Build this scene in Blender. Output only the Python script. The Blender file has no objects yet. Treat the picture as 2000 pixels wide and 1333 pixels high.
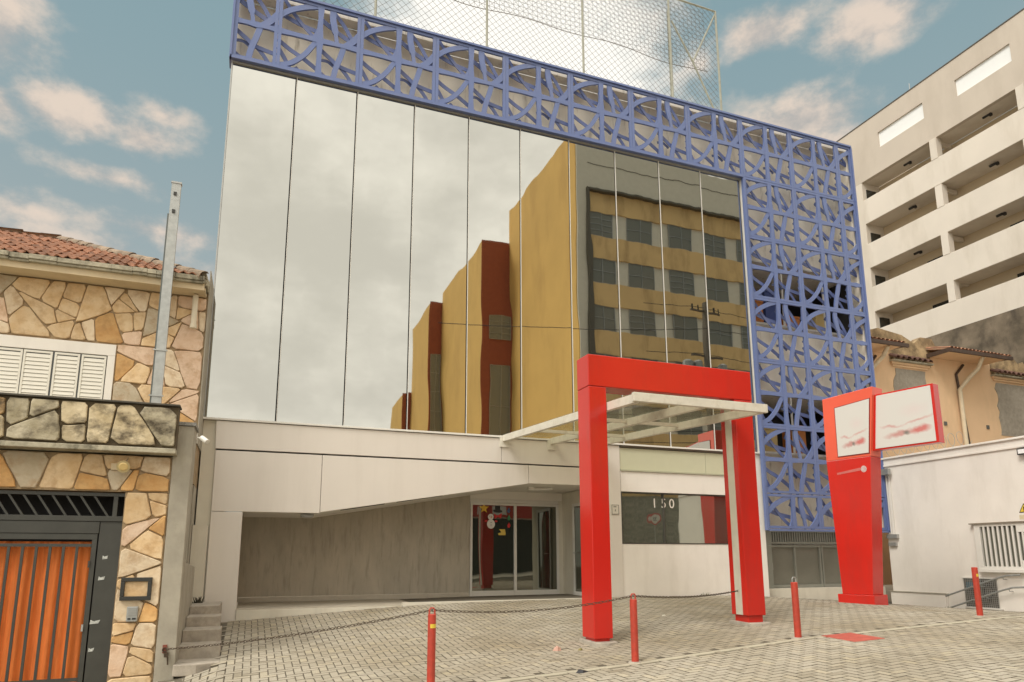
import bpy, math, random
from mathutils import Vector, Matrix, Euler
random.seed(7)
scene = bpy.context.scene
COL = scene.collection
R = math.radians

# ------------------------------------------------------------------ camera
cam_d = bpy.data.cameras.new('camera'); cam = bpy.data.objects.new('camera', cam_d); COL.objects.link(cam)
cam_d.sensor_width = 36.0; cam_d.lens = 36.0*1335.07/2000.0
cam_d.shift_y = (846.48-666.5)/2000.0
cam_d.clip_start = 0.1; cam_d.clip_end = 3000
yaw, pitch, roll = 0.361744, 0.181316, -0.0025123
cy, sy, cp, sp = math.cos(yaw), math.sin(yaw), math.cos(pitch), math.sin(pitch)
fwd = Vector((sy*cp, cy*cp, sp)); right = Vector((cy, -sy, 0)); up = right.cross(fwd)
cr, sr = math.cos(roll), math.sin(roll)
rx_ = right*cr+up*sr; ux_ = up*cr-right*sr
cam.matrix_world = Matrix(((rx_.x, ux_.x, -fwd.x, 0.0), (rx_.y, ux_.y, -fwd.y, -16.0), (rx_.z, ux_.z, -fwd.z, 0.9), (0, 0, 0, 1)))
scene.camera = cam
scene.view_settings.view_transform = 'Standard'; scene.view_settings.look = 'None'
scene.view_settings.exposure = 0.48; scene.view_settings.gamma = 1.0
scene.view_settings.use_curve_mapping = False

# ------------------------------------------------------------------ world and sun
SUN_EL, SUN_AZ = R(48), R(242)       # azimuth measured from +Y (into the facade) clockwise
world = bpy.data.worlds.new('World'); scene.world = world; world.use_nodes = True
def build_world():
    nt = world.node_tree; N = nt.nodes; L = nt.links; N.clear()
    def val(x): return x
    def m(op, a, b=None, c=None, clamp=False):
        n = N.new('ShaderNodeMath'); n.operation = op; n.use_clamp = clamp
        for i, v in enumerate((a, b, c)):
            if v is None: continue
            if isinstance(v, (int, float)): n.inputs[i].default_value = v
            else: L.new(v, n.inputs[i])
        return n.outputs[0]
    def sstep(x, a, b):
        n = N.new('ShaderNodeMapRange'); n.interpolation_type = 'SMOOTHSTEP'
        L.new(x, n.inputs['Value']); n.inputs['From Min'].default_value = a; n.inputs['From Max'].default_value = b
        return n.outputs['Result']
    def mix(f, a, b):
        n = N.new('ShaderNodeMix'); n.data_type = 'RGBA'
        if isinstance(f, (int, float)): n.inputs[0].default_value = f
        else: L.new(f, n.inputs[0])
        for i, v in ((6, a), (7, b)):
            if isinstance(v, tuple): n.inputs[i].default_value = (*v, 1)
            else: L.new(v, n.inputs[i])
        return n.outputs[2]
    tc = N.new('ShaderNodeTexCoord'); vec = tc.outputs['Generated']
    sep = N.new('ShaderNodeSeparateXYZ'); L.new(vec, sep.inputs[0])
    x, y, z = sep.outputs
    az = m('ARCTAN2', x, y); el = m('ARCSINE', z)
    sky = N.new('ShaderNodeTexSky'); sky.sky_type = 'NISHITA'; sky.sun_disc = False
    sky.sun_elevation = SUN_EL; sky.sun_rotation = SUN_AZ; sky.air_density = 1.0; sky.dust_density = 2.0
    tint = N.new('ShaderNodeMix'); tint.data_type = 'RGBA'; tint.blend_type = 'MULTIPLY'; tint.inputs[0].default_value = 1.0
    L.new(sky.outputs[0], tint.inputs[6]); tint.inputs[7].default_value = (1.05, 0.98, 0.74, 1)
    # thin milky haze low in the sky
    low = sstep(el, 0.75, 0.15)
    base = mix(0.80, tint.outputs[2], mix(low, (1.95, 2.9, 3.15), (3.05, 3.35, 3.3)))
    # fractal detail for the clouds
    def noise(scale, det, rough, off, sx=1.0, sz=1.0):
        mp = N.new('ShaderNodeMapping'); mp.inputs['Location'].default_value = off; mp.inputs['Scale'].default_value = (sx, 1.0, sz)
        L.new(vec, mp.inputs[0])
        n = N.new('ShaderNodeTexNoise'); n.inputs['Scale'].default_value = scale; n.inputs['Detail'].default_value = det; n.inputs['Roughness'].default_value = rough
        L.new(mp.outputs[0], n.inputs['Vector']); return n.outputs['Fac']
    fb = noise(13.0, 9, 0.60, (3.1, 0.4, 1.2), 1.0, 1.6)
    big = noise(2.4, 5, 0.55, (0.7, 1.9, 5.2), 1.0, 1.8)
    blobs = [(-0.262, 0.528, 0.085, 0.036, 1.0), (-0.175, 0.522, 0.060, 0.030, .8), (-0.375, 0.590, 0.105, 0.07, 1.05), (-0.352, 0.510, 0.06, 0.034, .95),
             (-0.21, 0.468, 0.10, 0.018, .55), (-0.14, 0.418, 0.12, 0.022, .6), (-0.30, 0.405, 0.10, 0.03, .45), (-0.15, 0.553, 0.05, 0.02, .55), (-0.38, 0.43, .06, .025, .6), (-0.25, 0.365, .24, .05, .75),
             (0.795, 0.560, 0.125, 0.050, 1.0), (0.70, 0.545, 0.07, 0.04, .8), (0.89, 0.520, 0.10, 0.035, .7), (0.755, 0.672, 0.10, 0.036, .95), (0.90, 0.645, 0.10, 0.04, .9), (0.66, 0.66, .06, .03, .6),
             (0.36, 0.66, 0.30, 0.19, 1.5)]
    dens = None
    for a0, e0, wa, we, w in blobs:
        k = 1.0 if w > 1.4 else 0.86
        dx = m('MULTIPLY', m('SUBTRACT', az, a0), 1/(wa*k)); dy = m('MULTIPLY', m('SUBTRACT', el, e0), 1/(we*k))
        d = m('SQRT', m('ADD', m('MULTIPLY', dx, dx), m('MULTIPLY', dy, dy)))
        v = m('MULTIPLY', m('SUBTRACT', 1.15, d), w)
        dens = v if dens is None else m('SMOOTH_MAX', dens, v, 0.25)
    dens = m('ADD', m('MINIMUM', dens, 1.2), m('MULTIPLY', m('SUBTRACT', fb, 0.5), 1.9))
    cum = sstep(dens, -0.05, 0.85)
    # clouds elsewhere, in front of the camera's field and above
    els = m('ADD', sstep(m('ABSOLUTE', m('SUBTRACT', az, 0.27)), 0.75, 1.2), sstep(el, 0.78, 1.0), clamp=True)
    gen = m('MULTIPLY', sstep(m('ADD', big, m('MULTIPLY', m('SUBTRACT', fb, 0.5), 0.4)), 0.47, 0.62), els)
    cover = m('MAXIMUM', cum, gen)
    lit = m('ADD', m('MULTIPLY', fb, 0.9), 0.05)
    ccol = mix(sstep(fb, 0.34, 0.62), (3.4, 3.25, 3.1), (5.8, 4.85, 4.05))
    bank = sstep(m('ADD', m('SQRT', m('ADD', m('POWER', m('MULTIPLY', m('SUBTRACT', az, 0.36), 1/0.36), 2.0), m('POWER', m('MULTIPLY', m('SUBTRACT', el, 0.66), 1/0.25), 2.0))), m('MULTIPLY', fb, 0.2)), 1.15, 0.6)
    ccol = mix(bank, ccol, (8.2, 7.9, 7.3))
    col = mix(m('MULTIPLY', cover, 0.93), base, ccol)
    # the overcast half of the sky on the street side (seen in the mirror glass)
    ov = m('MAXIMUM', sstep(y, 0.12, -0.30), sstep(el, 0.80, 0.98))
    og = m('ADD', m('MULTIPLY', big, 0.8), m('MULTIPLY', fb, 0.2))
    ocol = mix(sstep(og, 0.36, 0.64), (8.4, 8.1, 7.3), (12.6, 12.1, 11.0))
    ocol = mix(sstep(el, 0.80, 1.05), ocol, (16.5, 15.7, 14.2))
    col = mix(ov, col, ocol)
    bg = N.new('ShaderNodeBackground'); L.new(col, bg.inputs[0]); bg.inputs[1].default_value = 0.1
    out = N.new('ShaderNodeOutputWorld'); L.new(bg.outputs[0], out.inputs[0])
build_world()
sun_d = bpy.data.lights.new('sun', 'SUN'); sun_d.energy = 1.6; sun_d.angle = R(22); sun_d.color = (1.0, 0.95, 0.87)
sun = bpy.data.objects.new('sun', sun_d); COL.objects.link(sun)
sd = Vector((math.sin(SUN_AZ)*math.cos(SUN_EL), math.cos(SUN_AZ)*math.cos(SUN_EL), math.sin(SUN_EL)))
sun.rotation_euler = sd.to_track_quat('Z', 'Y').to_euler(); sun.location = (0, -10, 40)

# ------------------------------------------------------------------ materials
MATS = {}
def mat(name, col, rough=0.6, metal=0.0, var=0.0, scale=3.0, col2=None, bump=0.0, bscale=40.0, spec=0.5, stretch=(1, 1, 1), detail=6, thr=(0.35, 0.65), rand=0.0, grime=None):
    """procedural surface: base colour mottled by noise, fine relief, optional stains (grime = colour, amount, scale, stretch)"""
    if name in MATS: return MATS[name]
    M = bpy.data.materials.new(name); M.use_nodes = True; nt = M.node_tree; N = nt.nodes; L = nt.links
    p = N['Principled BSDF']; p.inputs['Roughness'].default_value = rough; p.inputs['Metallic'].default_value = metal
    p.inputs['Specular IOR Level'].default_value = spec
    tc = N.new('ShaderNodeTexCoord'); mp = N.new('ShaderNodeMapping'); L.new(tc.outputs['Object'], mp.inputs[0]); mp.inputs['Scale'].default_value = stretch
    c2 = col2 or tuple(max(0, c*(1-var)) for c in col)
    nz = N.new('ShaderNodeTexNoise'); nz.inputs['Scale'].default_value = scale; nz.inputs['Detail'].default_value = detail; nz.inputs['Roughness'].default_value = 0.6
    L.new(mp.outputs[0], nz.inputs['Vector'])
    mr = N.new('ShaderNodeMapRange'); mr.inputs['From Min'].default_value = thr[0]; mr.inputs['From Max'].default_value = thr[1]; L.new(nz.outputs['Fac'], mr.inputs['Value'])
    mx = N.new('ShaderNodeMix'); mx.data_type = 'RGBA'; L.new(mr.outputs[0], mx.inputs[0]); mx.inputs[6].default_value = (*col, 1); mx.inputs[7].default_value = (*c2, 1)
    cur = mx.outputs[2]
    if grime:
        gc, ga, gs, gst = grime[:4]; g0, g1 = grime[4] if len(grime) > 4 else (.5, .72)
        m2 = N.new('ShaderNodeMapping'); L.new(tc.outputs['Object'], m2.inputs[0]); m2.inputs['Scale'].default_value = gst; m2.inputs['Location'].default_value = (4.3, 1.7, 9.1)
        n2 = N.new('ShaderNodeTexNoise'); n2.inputs['Scale'].default_value = gs; n2.inputs['Detail'].default_value = 8; n2.inputs['Roughness'].default_value = 0.65; L.new(m2.outputs[0], n2.inputs['Vector'])
        r2 = N.new('ShaderNodeMapRange'); r2.inputs['From Min'].default_value = g0; r2.inputs['From Max'].default_value = g1; r2.inputs['To Max'].default_value = ga; L.new(n2.outputs['Fac'], r2.inputs['Value'])
        g = N.new('ShaderNodeMix'); g.data_type = 'RGBA'; L.new(r2.outputs[0], g.inputs[0]); L.new(cur, g.inputs[6]); g.inputs[7].default_value = (*gc, 1); cur = g.outputs[2]
    if rand:
        oi = N.new('ShaderNodeObjectInfo'); rr = N.new('ShaderNodeMapRange'); L.new(oi.outputs['Random'], rr.inputs['Value']); rr.inputs['To Min'].default_value = 1-rand; rr.inputs['To Max'].default_value = 1+rand*0.6
        v = N.new('ShaderNodeVectorMath'); v.operation = 'SCALE'; L.new(cur, v.inputs[0]); L.new(rr.outputs[0], v.inputs['Scale']); cur = v.outputs[0]
    L.new(cur, p.inputs['Base Color'])
    if bump:
        nb = N.new('ShaderNodeTexNoise'); nb.inputs['Scale'].default_value = bscale; nb.inputs['Detail'].default_value = 5; L.new(mp.outputs[0], nb.inputs['Vector'])
        b = N.new('ShaderNodeBump'); b.inputs['Strength'].default_value = bump; b.inputs['Distance'].default_value = 0.02; L.new(nb.outputs['Fac'], b.inputs['Height']); L.new(b.outputs[0], p.inputs['Normal'])
    MATS[name] = M; return M

def mirror_mat(name, col, rough=0.02, wave=0.02, wscale=0.8, spec_mix=None, dark=(0.02, 0.02, 0.018)):
    M = bpy.data.materials.new(name); M.use_nodes = True; nt = M.node_tree; N = nt.nodes; L = nt.links
    p = N['Principled BSDF']; out = N['Material Output']
    tc = N.new('ShaderNodeTexCoord'); mp = N.new('ShaderNodeMapping'); L.new(tc.outputs['Object'], mp.inputs[0]); mp.inputs['Scale'].default_value = (1.6, 1, 0.5)
    nz = N.new('ShaderNodeTexNoise'); nz.inputs['Scale'].default_value = wscale; nz.inputs['Detail'].default_value = 1; L.new(mp.outputs[0], nz.inputs['Vector'])
    b = N.new('ShaderNodeBump'); b.inputs['Strength'].default_value = wave; b.inputs['Distance'].default_value = 1.0; L.new(nz.outputs['Fac'], b.inputs['Height'])
    p.inputs['Roughness'].default_value = rough; p.inputs['Metallic'].default_value = 1.0; p.inputs['Base Color'].default_value = (*col, 1); L.new(b.outputs[0], p.inputs['Normal'])
    if spec_mix is not None:
        d = N.new('ShaderNodeBsdfDiffuse'); d.inputs[0].default_value = (*dark, 1)
        mx = N.new('ShaderNodeMixShader'); mx.inputs[0].default_value = spec_mix; L.new(d.outputs[0], mx.inputs[1]); L.new(p.outputs[0], mx.inputs[2]); L.new(mx.outputs[0], out.inputs[0])
    MATS[name] = M; return M

def clear_glass(name, col, refl=0.12):
    M = bpy.data.materials.new(name); M.use_nodes = True; nt = M.node_tree; N = nt.nodes; L = nt.links
    out = N['Material Output']; t = N.new('ShaderNodeBsdfTransparent'); t.inputs[0].default_value = (*col, 1)
    g = N.new('ShaderNodeBsdfGlossy'); g.inputs['Roughness'].default_value = 0.03
    d = N.new('ShaderNodeBsdfDiffuse'); d.inputs[0].default_value = (0.5, 0.48, 0.4, 1)
    m0 = N.new('ShaderNodeMixShader'); m0.inputs[0].default_value = 0.10; L.new(t.outputs[0], m0.inputs[1]); L.new(d.outputs[0], m0.inputs[2])
    m1 = N.new('ShaderNodeMixShader'); m1.inputs[0].default_value = refl; L.new(m0.outputs[0], m1.inputs[1]); L.new(g.outputs[0], m1.inputs[2]); L.new(m1.outputs[0], out.inputs[0])
    MATS[name] = M; return M

WHITE = mat('white_paint', (.82, .78, .71), .55, var=.06, scale=1.2, grime=((.45, .40, .32), .25, 1.5, (1, 1, .25)), bump=.05, bscale=60)
CLAD = mat('aluminium_cladding', (.72, .67, .60), .35, metal=.05, var=.05, scale=.6, bump=.015, bscale=3, grime=((.42, .37, .30), .12, 2.0, (1.5, 1.5, .15)))
CREAMWALL = mat('cream_render', (.70, .66, .55), .8, var=.08, scale=1.5, bump=.08, bscale=60, grime=((.38, .33, .24), .35, 1.2, (1.5, 1.5, .2)))
GREENP = mat('pale_green_panel', (.56, .56, .40), .3, var=.04)
FRAMEW = mat('white_aluminium', (.74, .72, .66), .35, var=.05)
ALU = mat('grey_aluminium', (.42, .42, .40), .4, metal=.5, var=.1)
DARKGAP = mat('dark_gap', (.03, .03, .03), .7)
BLUE = mat('blue_lacquer', (.130, .178, .37), .38, var=.10, scale=2.0, grime=((.20, .21, .30), .35, 2.5, (1, 1, .3)))
BLUEB = mat('blue_lacquer_inner', (.11, .15, .34), .5, var=.12, scale=2.0, grime=((.18, .17, .22), .4, 3, (1, 1, .3)))
STAINW = mat('stained_cream_wall', (.86, .80, .69), .85, var=.08, scale=1.2, grime=((.17, .13, .08), .7, 2.3, (2.2, 2.2, .35), (.56, .74)), bump=.1, bscale=30)
CONC = mat('raw_concrete', (.50, .45, .36), .85, var=.17, scale=1.6, stretch=(1.3, 1, .55), grime=((.20, .17, .13), .5, 3.4, (2.6, 1, .35)), bump=.12, bscale=35)
CONCL = mat('pale_concrete', (.42, .385, .31), .9, var=.22, scale=2.5, grime=((.2, .18, .13), .5, 1.8, (1.2, 1.2, .4)), bump=.2, bscale=50)
STEP = mat('step_concrete', (.45, .40, .33), .9, var=.25, scale=6, grime=((.16, .14, .11), .55, 4, (1, 1, 1)), bump=.3, bscale=60)
RED = mat('red_lacquer', (.60, .022, .014), .2, var=.10, scale=.8, grime=((.38, .035, .025), .45, 2.0, (1.6, 1.6, .3)))
REDORANGE = mat('sky_sheen_red_lacquer', (.80, .12, .065), .3, var=.08, scale=.9)  # lighter red paints the sky's reflection into the pylon head
BOLRED = mat('bollard_red', (.52, .055, .03), .5, var=.22, scale=12, grime=((.25, .05, .03), .5, 8, (1, 1, .4)), bump=.1, bscale=80)
CANW = mat('canopy_white', (.72, .68, .58), .5, var=.10, scale=4, grime=((.35, .28, .19), .4, 5, (1, 1, 1)))
CANG = clear_glass('canopy_glass', (.86, .86, .78))
GLASSM = mirror_mat('mirror_glass', (.505, .50, .465), .015, .0026, .9)
STRIPG = mirror_mat('strip_window_glass', (.74, .74, .66), .02, .004, 1.2, .48, (.085, .09, .07))
DGLASS = mirror_mat('dark_reflective_glass', (.62, .62, .55), .02, .004, 1.2, .32, (.03, .034, .026))
WINDK = mat('dark_window_glass', (.03, .033, .03), .08, spec=.8)
CHAIN = mat('rusty_chain', (.11, .08, .055), .6, metal=.6, var=.4, scale=20)
YEL = mat('yellow_sticker', (.75, .55, .06), .5)
ROOFT = mat('terracotta_tile', (.38, .165, .085), .85, col2=(.22, .105, .06), scale=5, rand=.35, grime=((.10, .075, .05), .7, 3.5, (1, 1, 1)), bump=.2, bscale=50)
RIDGE = mat('weathered_ridge_tile', (.40, .30, .21), .9, var=.4, scale=6, rand=.25, grime=((.13, .11, .08), .7, 5, (1, 1, 1)), bump=.3, bscale=40)
OLDC = mat('weathered_gutter_concrete', (.47, .43, .32), .95, var=.3, scale=5, grime=((.06, .055, .035), .85, 4, (1, 1, .6)), bump=.5, bscale=25)
CREAM2 = mat('cream_fascia', (.68, .56, .37), .85, var=.08, scale=2, grime=((.40, .30, .17), .35, 2, (1, 1, .5)))
MORTAR = mat('stone_mortar', (.40, .29, .17), .95, var=.35, scale=8, bump=.4, bscale=60)
MORTARD = mat('dark_mossy_mortar', (.13, .10, .06), .95, var=.4, scale=8, bump=.4, bscale=60)
SG = ((.36, .20, .08), .55, 4.5, (1, 1, 1), (.48, .68))
STONES = [mat('cream_sandstone', (.74, .57, .36), .9, col2=(.64, .44, .23), scale=3, rand=.14, bump=.5, bscale=18, grime=SG),
          mat('pale_sandstone', (.77, .65, .48), .9, col2=(.68, .53, .35), scale=3, rand=.12, bump=.5, bscale=18, grime=SG),
          mat('ochre_sandstone', (.70, .44, .19), .9, col2=(.60, .33, .12), scale=4, rand=.18, bump=.5, bscale=18, grime=SG),
          mat('orange_sandstone', (.62, .29, .10), .9, col2=(.52, .21, .07), scale=4, rand=.15, bump=.5, bscale=18, grime=SG),
          mat('pinkish_sandstone', (.75, .57, .42), .9, col2=(.66, .46, .31), scale=3, rand=.1, bump=.5, bscale=18, grime=SG),
          mat('grey_sandstone', (.58, .50, .37), .9, col2=(.46, .38, .26), scale=3, rand=.12, bump=.5, bscale=18, grime=SG)]
BG = ((.06, .045, .028), .9, 3.2, (1, 1, 1.3), (.45, .64))
BSTONES = [mat('mossy_cream_stone', (.66, .56, .38), .95, col2=(.46, .37, .22), scale=3, rand=.15, bump=.7, bscale=15, grime=BG),
           mat('mossy_grey_stone', (.58, .52, .38), .95, col2=(.36, .31, .20), scale=3, rand=.15, bump=.7, bscale=15, grime=BG),
           mat('mossy_ochre_stone', (.60, .42, .22), .95, col2=(.34, .22, .10), scale=3, rand=.15, bump=.7, bscale=15, grime=BG)]
GALV = mat('galvanised_steel', (.42, .43, .41), .45, metal=.55, var=.18, scale=9)
GATE = mat('charcoal_gate_paint', (.055, .055, .045), .45, var=.2, scale=4)
CURT = mat('orange_curtain', (.90, .24, .05), .8, var=.25, scale=3, stretch=(6, 1, .6))
SHUT = mat('white_shutter_paint', (.76, .73, .64), .5, var=.06)
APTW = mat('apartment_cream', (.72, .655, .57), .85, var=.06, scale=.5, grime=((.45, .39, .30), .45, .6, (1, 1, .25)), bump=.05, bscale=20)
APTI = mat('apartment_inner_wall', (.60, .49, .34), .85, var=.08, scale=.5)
APTS = mat('stained_party_wall', (.24, .19, .135), .95, col2=(.10, .08, .055), scale=.9, grime=((.05, .04, .03), .8, 1.2, (1, 1, .5)), bump=.4, bscale=8)
PEACH = mat('peach_render', (.74, .51, .31), .85, var=.06, scale=1, grime=((.50, .36, .21), .4, 1.2, (1, 1, .4)), bump=.08, bscale=30)
OLDP = mat('crumbling_plaster', (.50, .36, .20), .95, col2=(.22, .155, .085), scale=2.2, grime=((.10, .07, .04), .8, 2.4, (1, 1, .8)), bump=.6, bscale=12)
PATCH = mat('rough_grey_blockwork', (.36, .32, .26), .95, var=.25, scale=6, bump=.6, bscale=25)
PIPEC = mat('cream_pipe', (.64, .54, .38), .5, var=.12, scale=5)
BROWN = mat('dark_brown_gutter', (.075, .045, .03), .6, var=.3, scale=5)
NETM = mat('net_cord', (.13, .11, .085), .8)
NETP = mat('net_pole_paint', (.36, .36, .29), .6, var=.2, scale=5)
ORANGEB = mat('orange_spandrel', (.92, .64, .30), .8, var=.08, scale=.8, grime=((.2, .11, .04), .5, 1, (1, 1, .3)))
YELW = mat('yellow_render', (.78, .50, .15), .85, var=.10, scale=.35, grime=((.5, .30, .09), .5, .6, (1, 1, .25)))
REDW = mat('brick_red_render', (.36, .10, .05), .85, var=.1)
GREYW = mat('grey_render', (.84, .79, .66), .85, var=.06)
ASPH = mat('asphalt', (.055, .054, .05), .9, var=.3, scale=8, bump=.3, bscale=60)
SAND = mat('joint_sand', (.15, .128, .092), .95, var=.3, scale=8)

# ------------------------------------------------------------------ mesh helpers
class MB:
    def __init__(s): s.v = []; s.f = []; s.mi = []
    def poly(s, pts, mi=0):
        b = len(s.v); s.v += [tuple(p) for p in pts]; s.f.append(tuple(range(b, b+len(pts)))); s.mi.append(mi)
    def hexa(s, p, mi=0):
        """p: 8 points, bottom ring 0-3 counter-clockwise from above, top ring 4-7"""
        b = len(s.v); s.v += [tuple(q) for q in p]
        for q in ((0, 3, 2, 1), (4, 5, 6, 7), (0, 1, 5, 4), (1, 2, 6, 5), (2, 3, 7, 6), (3, 0, 4, 7)):
            s.f.append(tuple(b+i for i in q)); s.mi.append(mi)
    def box(s, x0, x1, y0, y1, z0, z1, mi=0):
        s.hexa([(x0, y0, z0), (x1, y0, z0), (x1, y1, z0), (x0, y1, z0), (x0, y0, z1), (x1, y0, z1), (x1, y1, z1), (x0, y1, z1)], mi)
    def prism(s, a, b, mi=0):
        """two matching rings a and b joined into a closed solid"""
        n = len(a); o = len(s.v); s.v += [tuple(q) for q in a]+[tuple(q) for q in b]
        s.f.append(tuple(o+i for i in range(n))[::-1]); s.mi.append(mi)
        s.f.append(tuple(o+n+i for i in range(n))); s.mi.append(mi)
        for i in range(n):
            j = (i+1) % n; s.f.append((o+i, o+j, o+n+j, o+n+i)); s.mi.append(mi)
    def tube(s, pts, r, n=8, mi=0, closed=False):
        pts = [Vector(p) for p in pts]; N_ = len(pts); o = len(s.v); rings = []
        ref = None
        for i, p in enumerate(pts):
            if closed: t = pts[(i+1) % N_]-pts[i-1]
            else: t = pts[min(i+1, N_-1)]-pts[max(i-1, 0)]
            t.normalize()
            if ref is None: ref = Vector((0, 0, 1)) if abs(t.z) < .9 else Vector((1, 0, 0))
            a = t.cross(ref); a.normalize(); b = a.cross(t); ref = b
            rr = r[i] if isinstance(r, (list, tuple)) else r
            for k in range(n):
                th = 2*math.pi*k/n; s.v.append(tuple(p+a*math.cos(th)*rr+b*math.sin(th)*rr))
        for i in range(N_ if closed else N_-1):
            i2 = (i+1) % N_
            for k in range(n):
                k2 = (k+1) % n; s.f.append((o+i*n+k, o+i*n+k2, o+i2*n+k2, o+i2*n+k)); s.mi.append(mi)
        if not closed:
            s.f.append(tuple(o+k for k in range(n))[::-1]); s.mi.append(mi)
            s.f.append(tuple(o+(N_-1)*n+k for k in range(n))); s.mi.append(mi)
    def ribbon(s, pts, w, y0, y1, mi=0):
        """bar of width w along a polyline in the xz plane (w may taper), solid between y0 and y1"""
        n = len(pts); Lp = []; Rp = []
        for i, (x, z) in enumerate(pts):
            x0, z0 = pts[max(i-1, 0)]; x1, z1 = pts[min(i+1, n-1)]
            tx, tz = x1-x0, z1-z0; l = math.hypot(tx, tz) or 1; ww = (w[i] if isinstance(w, (list, tuple)) else w)/2
            Lp.append((x-tz/l*ww, z+tx/l*ww)); Rp.append((x+tz/l*ww, z-tx/l*ww))
        for i in range(n-1):
            q = [Rp[i], Rp[i+1], Lp[i+1], Lp[i]]
            s.hexa([(q[0][0], y0, q[0][1]), (q[1][0], y0, q[1][1]), (q[1][0], y1, q[1][1]), (q[0][0], y1, q[0][1]),
                    (q[3][0], y0, q[3][1]), (q[2][0], y0, q[2][1]), (q[2][0], y1, q[2][1]), (q[3][0], y1, q[3][1])], mi)
def root_loc(o):
    l = Vector((0, 0, 0))
    while o is not None: l += Vector(o.location); o = o.parent
    return l
def obj(name, mb, m, parent=None, bevel=0.0, smooth=False, kind=None, label=None):
    off = root_loc(parent) if parent else Vector((0, 0, 0))
    me = bpy.data.meshes.new(name)
    me.from_pydata([(x-off.x, y-off.y, z-off.z) for x, y, z in mb.v], [], mb.f)
    ms = m if isinstance(m, (list, tuple)) else [m]
    for q in ms: me.materials.append(q)
    if len(ms) > 1: me.polygons.foreach_set('material_index', mb.mi)
    if smooth: me.polygons.foreach_set('use_smooth', [True]*len(me.polygons))
    me.update()
    o = bpy.data.objects.new(name, me); COL.objects.link(o)
    if parent: o.parent = parent
    if bevel:
        b = o.modifiers.new('edge', 'BEVEL'); b.width = bevel; b.segments = 2; b.limit_method = 'ANGLE'
    if kind: o['kind'] = kind
    if label: o['label'] = label
    return o
def boxo(name, dims, m, parent=None, **k):
    mb = MB(); mb.box(*dims); return obj(name, mb, m, parent, **k)
def thing(name, label, cat, loc=(0, 0, 0), group=None):
    o = bpy.data.objects.new(name, None); COL.objects.link(o); o.location = loc; o.empty_display_size = .2
    o['label'] = label; o['category'] = cat
    if group: o['group'] = group
    return o
def tag(o, label, cat, group=None):
    o['label'] = label; o['category'] = cat
    if group: o['group'] = group
    return o
def inst(name, src, parent, loc, rot=(0, 0, 0), scale=(1, 1, 1)):
    c = src.copy(); c.name = name; COL.objects.link(c); c.parent = parent; c.location = loc; c.rotation_euler = rot; c.scale = scale; return c
def lerp(tab, x):
    if x <= tab[0][0]: return tab[0][1]
    for (a, va), (b, vb) in zip(tab, tab[1:]):
        if x <= b: return va+(vb-va)*(x-a)/(b-a)
    return tab[-1][1]
def text(name, body, size, loc, rot, m, parent=None, ext=.003, align='CENTER'):
    cu = bpy.data.curves.new(name, 'FONT'); cu.body = body; cu.size = size; cu.extrude = ext; cu.align_x = align; cu.align_y = 'CENTER'
    cu.materials.append(m); o = bpy.data.objects.new(name, cu); COL.objects.link(o)
    off = root_loc(parent) if parent else Vector((0, 0, 0)); o.location = Vector(loc)-off; o.rotation_euler = rot
    bpy.context.view_layer.update(); me = bpy.data.meshes.new_from_object(o.evaluated_get(bpy.context.evaluated_depsgraph_get())); q = bpy.data.objects.new(name, me); COL.objects.link(q)
    q.location = o.location; q.rotation_euler = o.rotation_euler; bpy.data.objects.remove(o)
    if parent: q.parent = parent
    return q

# ------------------------------------------------------------------ the ground
GA = [(-8, -.62), (-1, -.42), (3.8, -.13), (5.5, -.10), (9, -.085), (12.7, -.11), (16.4, -.34), (18.5, -.60), (24, -.6)]
GM = [(-8, -1.5), (-3, -1.3), (-.9, -1.05), (-.35, -.82), (2.2, -.68), (5.4, -.53), (8.7, -.31), (12.65, -.17), (18.5, -.42), (24, -.3)]
GB = [(-8, -1.5), (-3, -1.3), (-.9, -1.06), (-.3, -.85), (2.2, -.70), (5.18, -.54), (8.11, -.33), (12.65, -.16), (18.5, -.10), (24, .15)]
def ground(x, y):
    a, m_, b = lerp(GA, x), lerp(GM, x), lerp(GB, x)
    if y >= 0: return a
    if y >= -5.5: return a+(m_-a)*(-y/5.5)
    if y >= -7.3: return m_+(b-m_)*((-y-5.5)/1.8)
    return b-(-7.3-y)*.012
def sheet(name, xs, ys, fn, m):
    mb = MB(); nx = len(xs)
    for y in ys:
        for x in xs: mb.v.append((x, y, fn(x, y)))
    for j in range(len(ys)-1):
        for i in range(nx-1):
            a = j*nx+i; mb.f.append((a, a+1, a+1+nx, a+nx)); mb.mi.append(0)
    o = obj(name, mb, m); o['kind'] = 'structure'; return o
fr = lambda a, b, n: [a+(b-a)*i/n for i in range(n+1)]
street = lambda x: -.80+.055*max(-45, min(45, x))
sheet('ground', fr(-400, 400, 80), fr(-400, 400, 80), lambda x, y: street(x)-1.4, mat('bare_earth', (.20, .16, .11), .95, var=.3))
sheet('road', fr(-60, 60, 60), [-15.4, -14, -12.65], lambda x, y: street(x)-.22, ASPH)
sheet('far_pavement', fr(-60, 60, 60), [-20.3, -15.2], lambda x, y: street(x)-.06, CONCL)
mb = MB()
for i in range(60):
    x0, x1 = -60+2*i, -58+2*i
    for ya, yb in ((-12.75, -12.62), (-15.35, -15.2)):
        za, zb = street(x0), street(x1)
        mb.hexa([(x0, ya, za-.4), (x1-.01, ya, zb-.4), (x1-.01, yb, zb-.4), (x0, yb, za-.4), (x0, ya, za-.05), (x1-.01, ya, zb-.05), (x1-.01, yb, zb-.05), (x0, yb, za-.05)])
o = obj('kerb', mb, CONCL); o['kind'] = 'structure'
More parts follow.
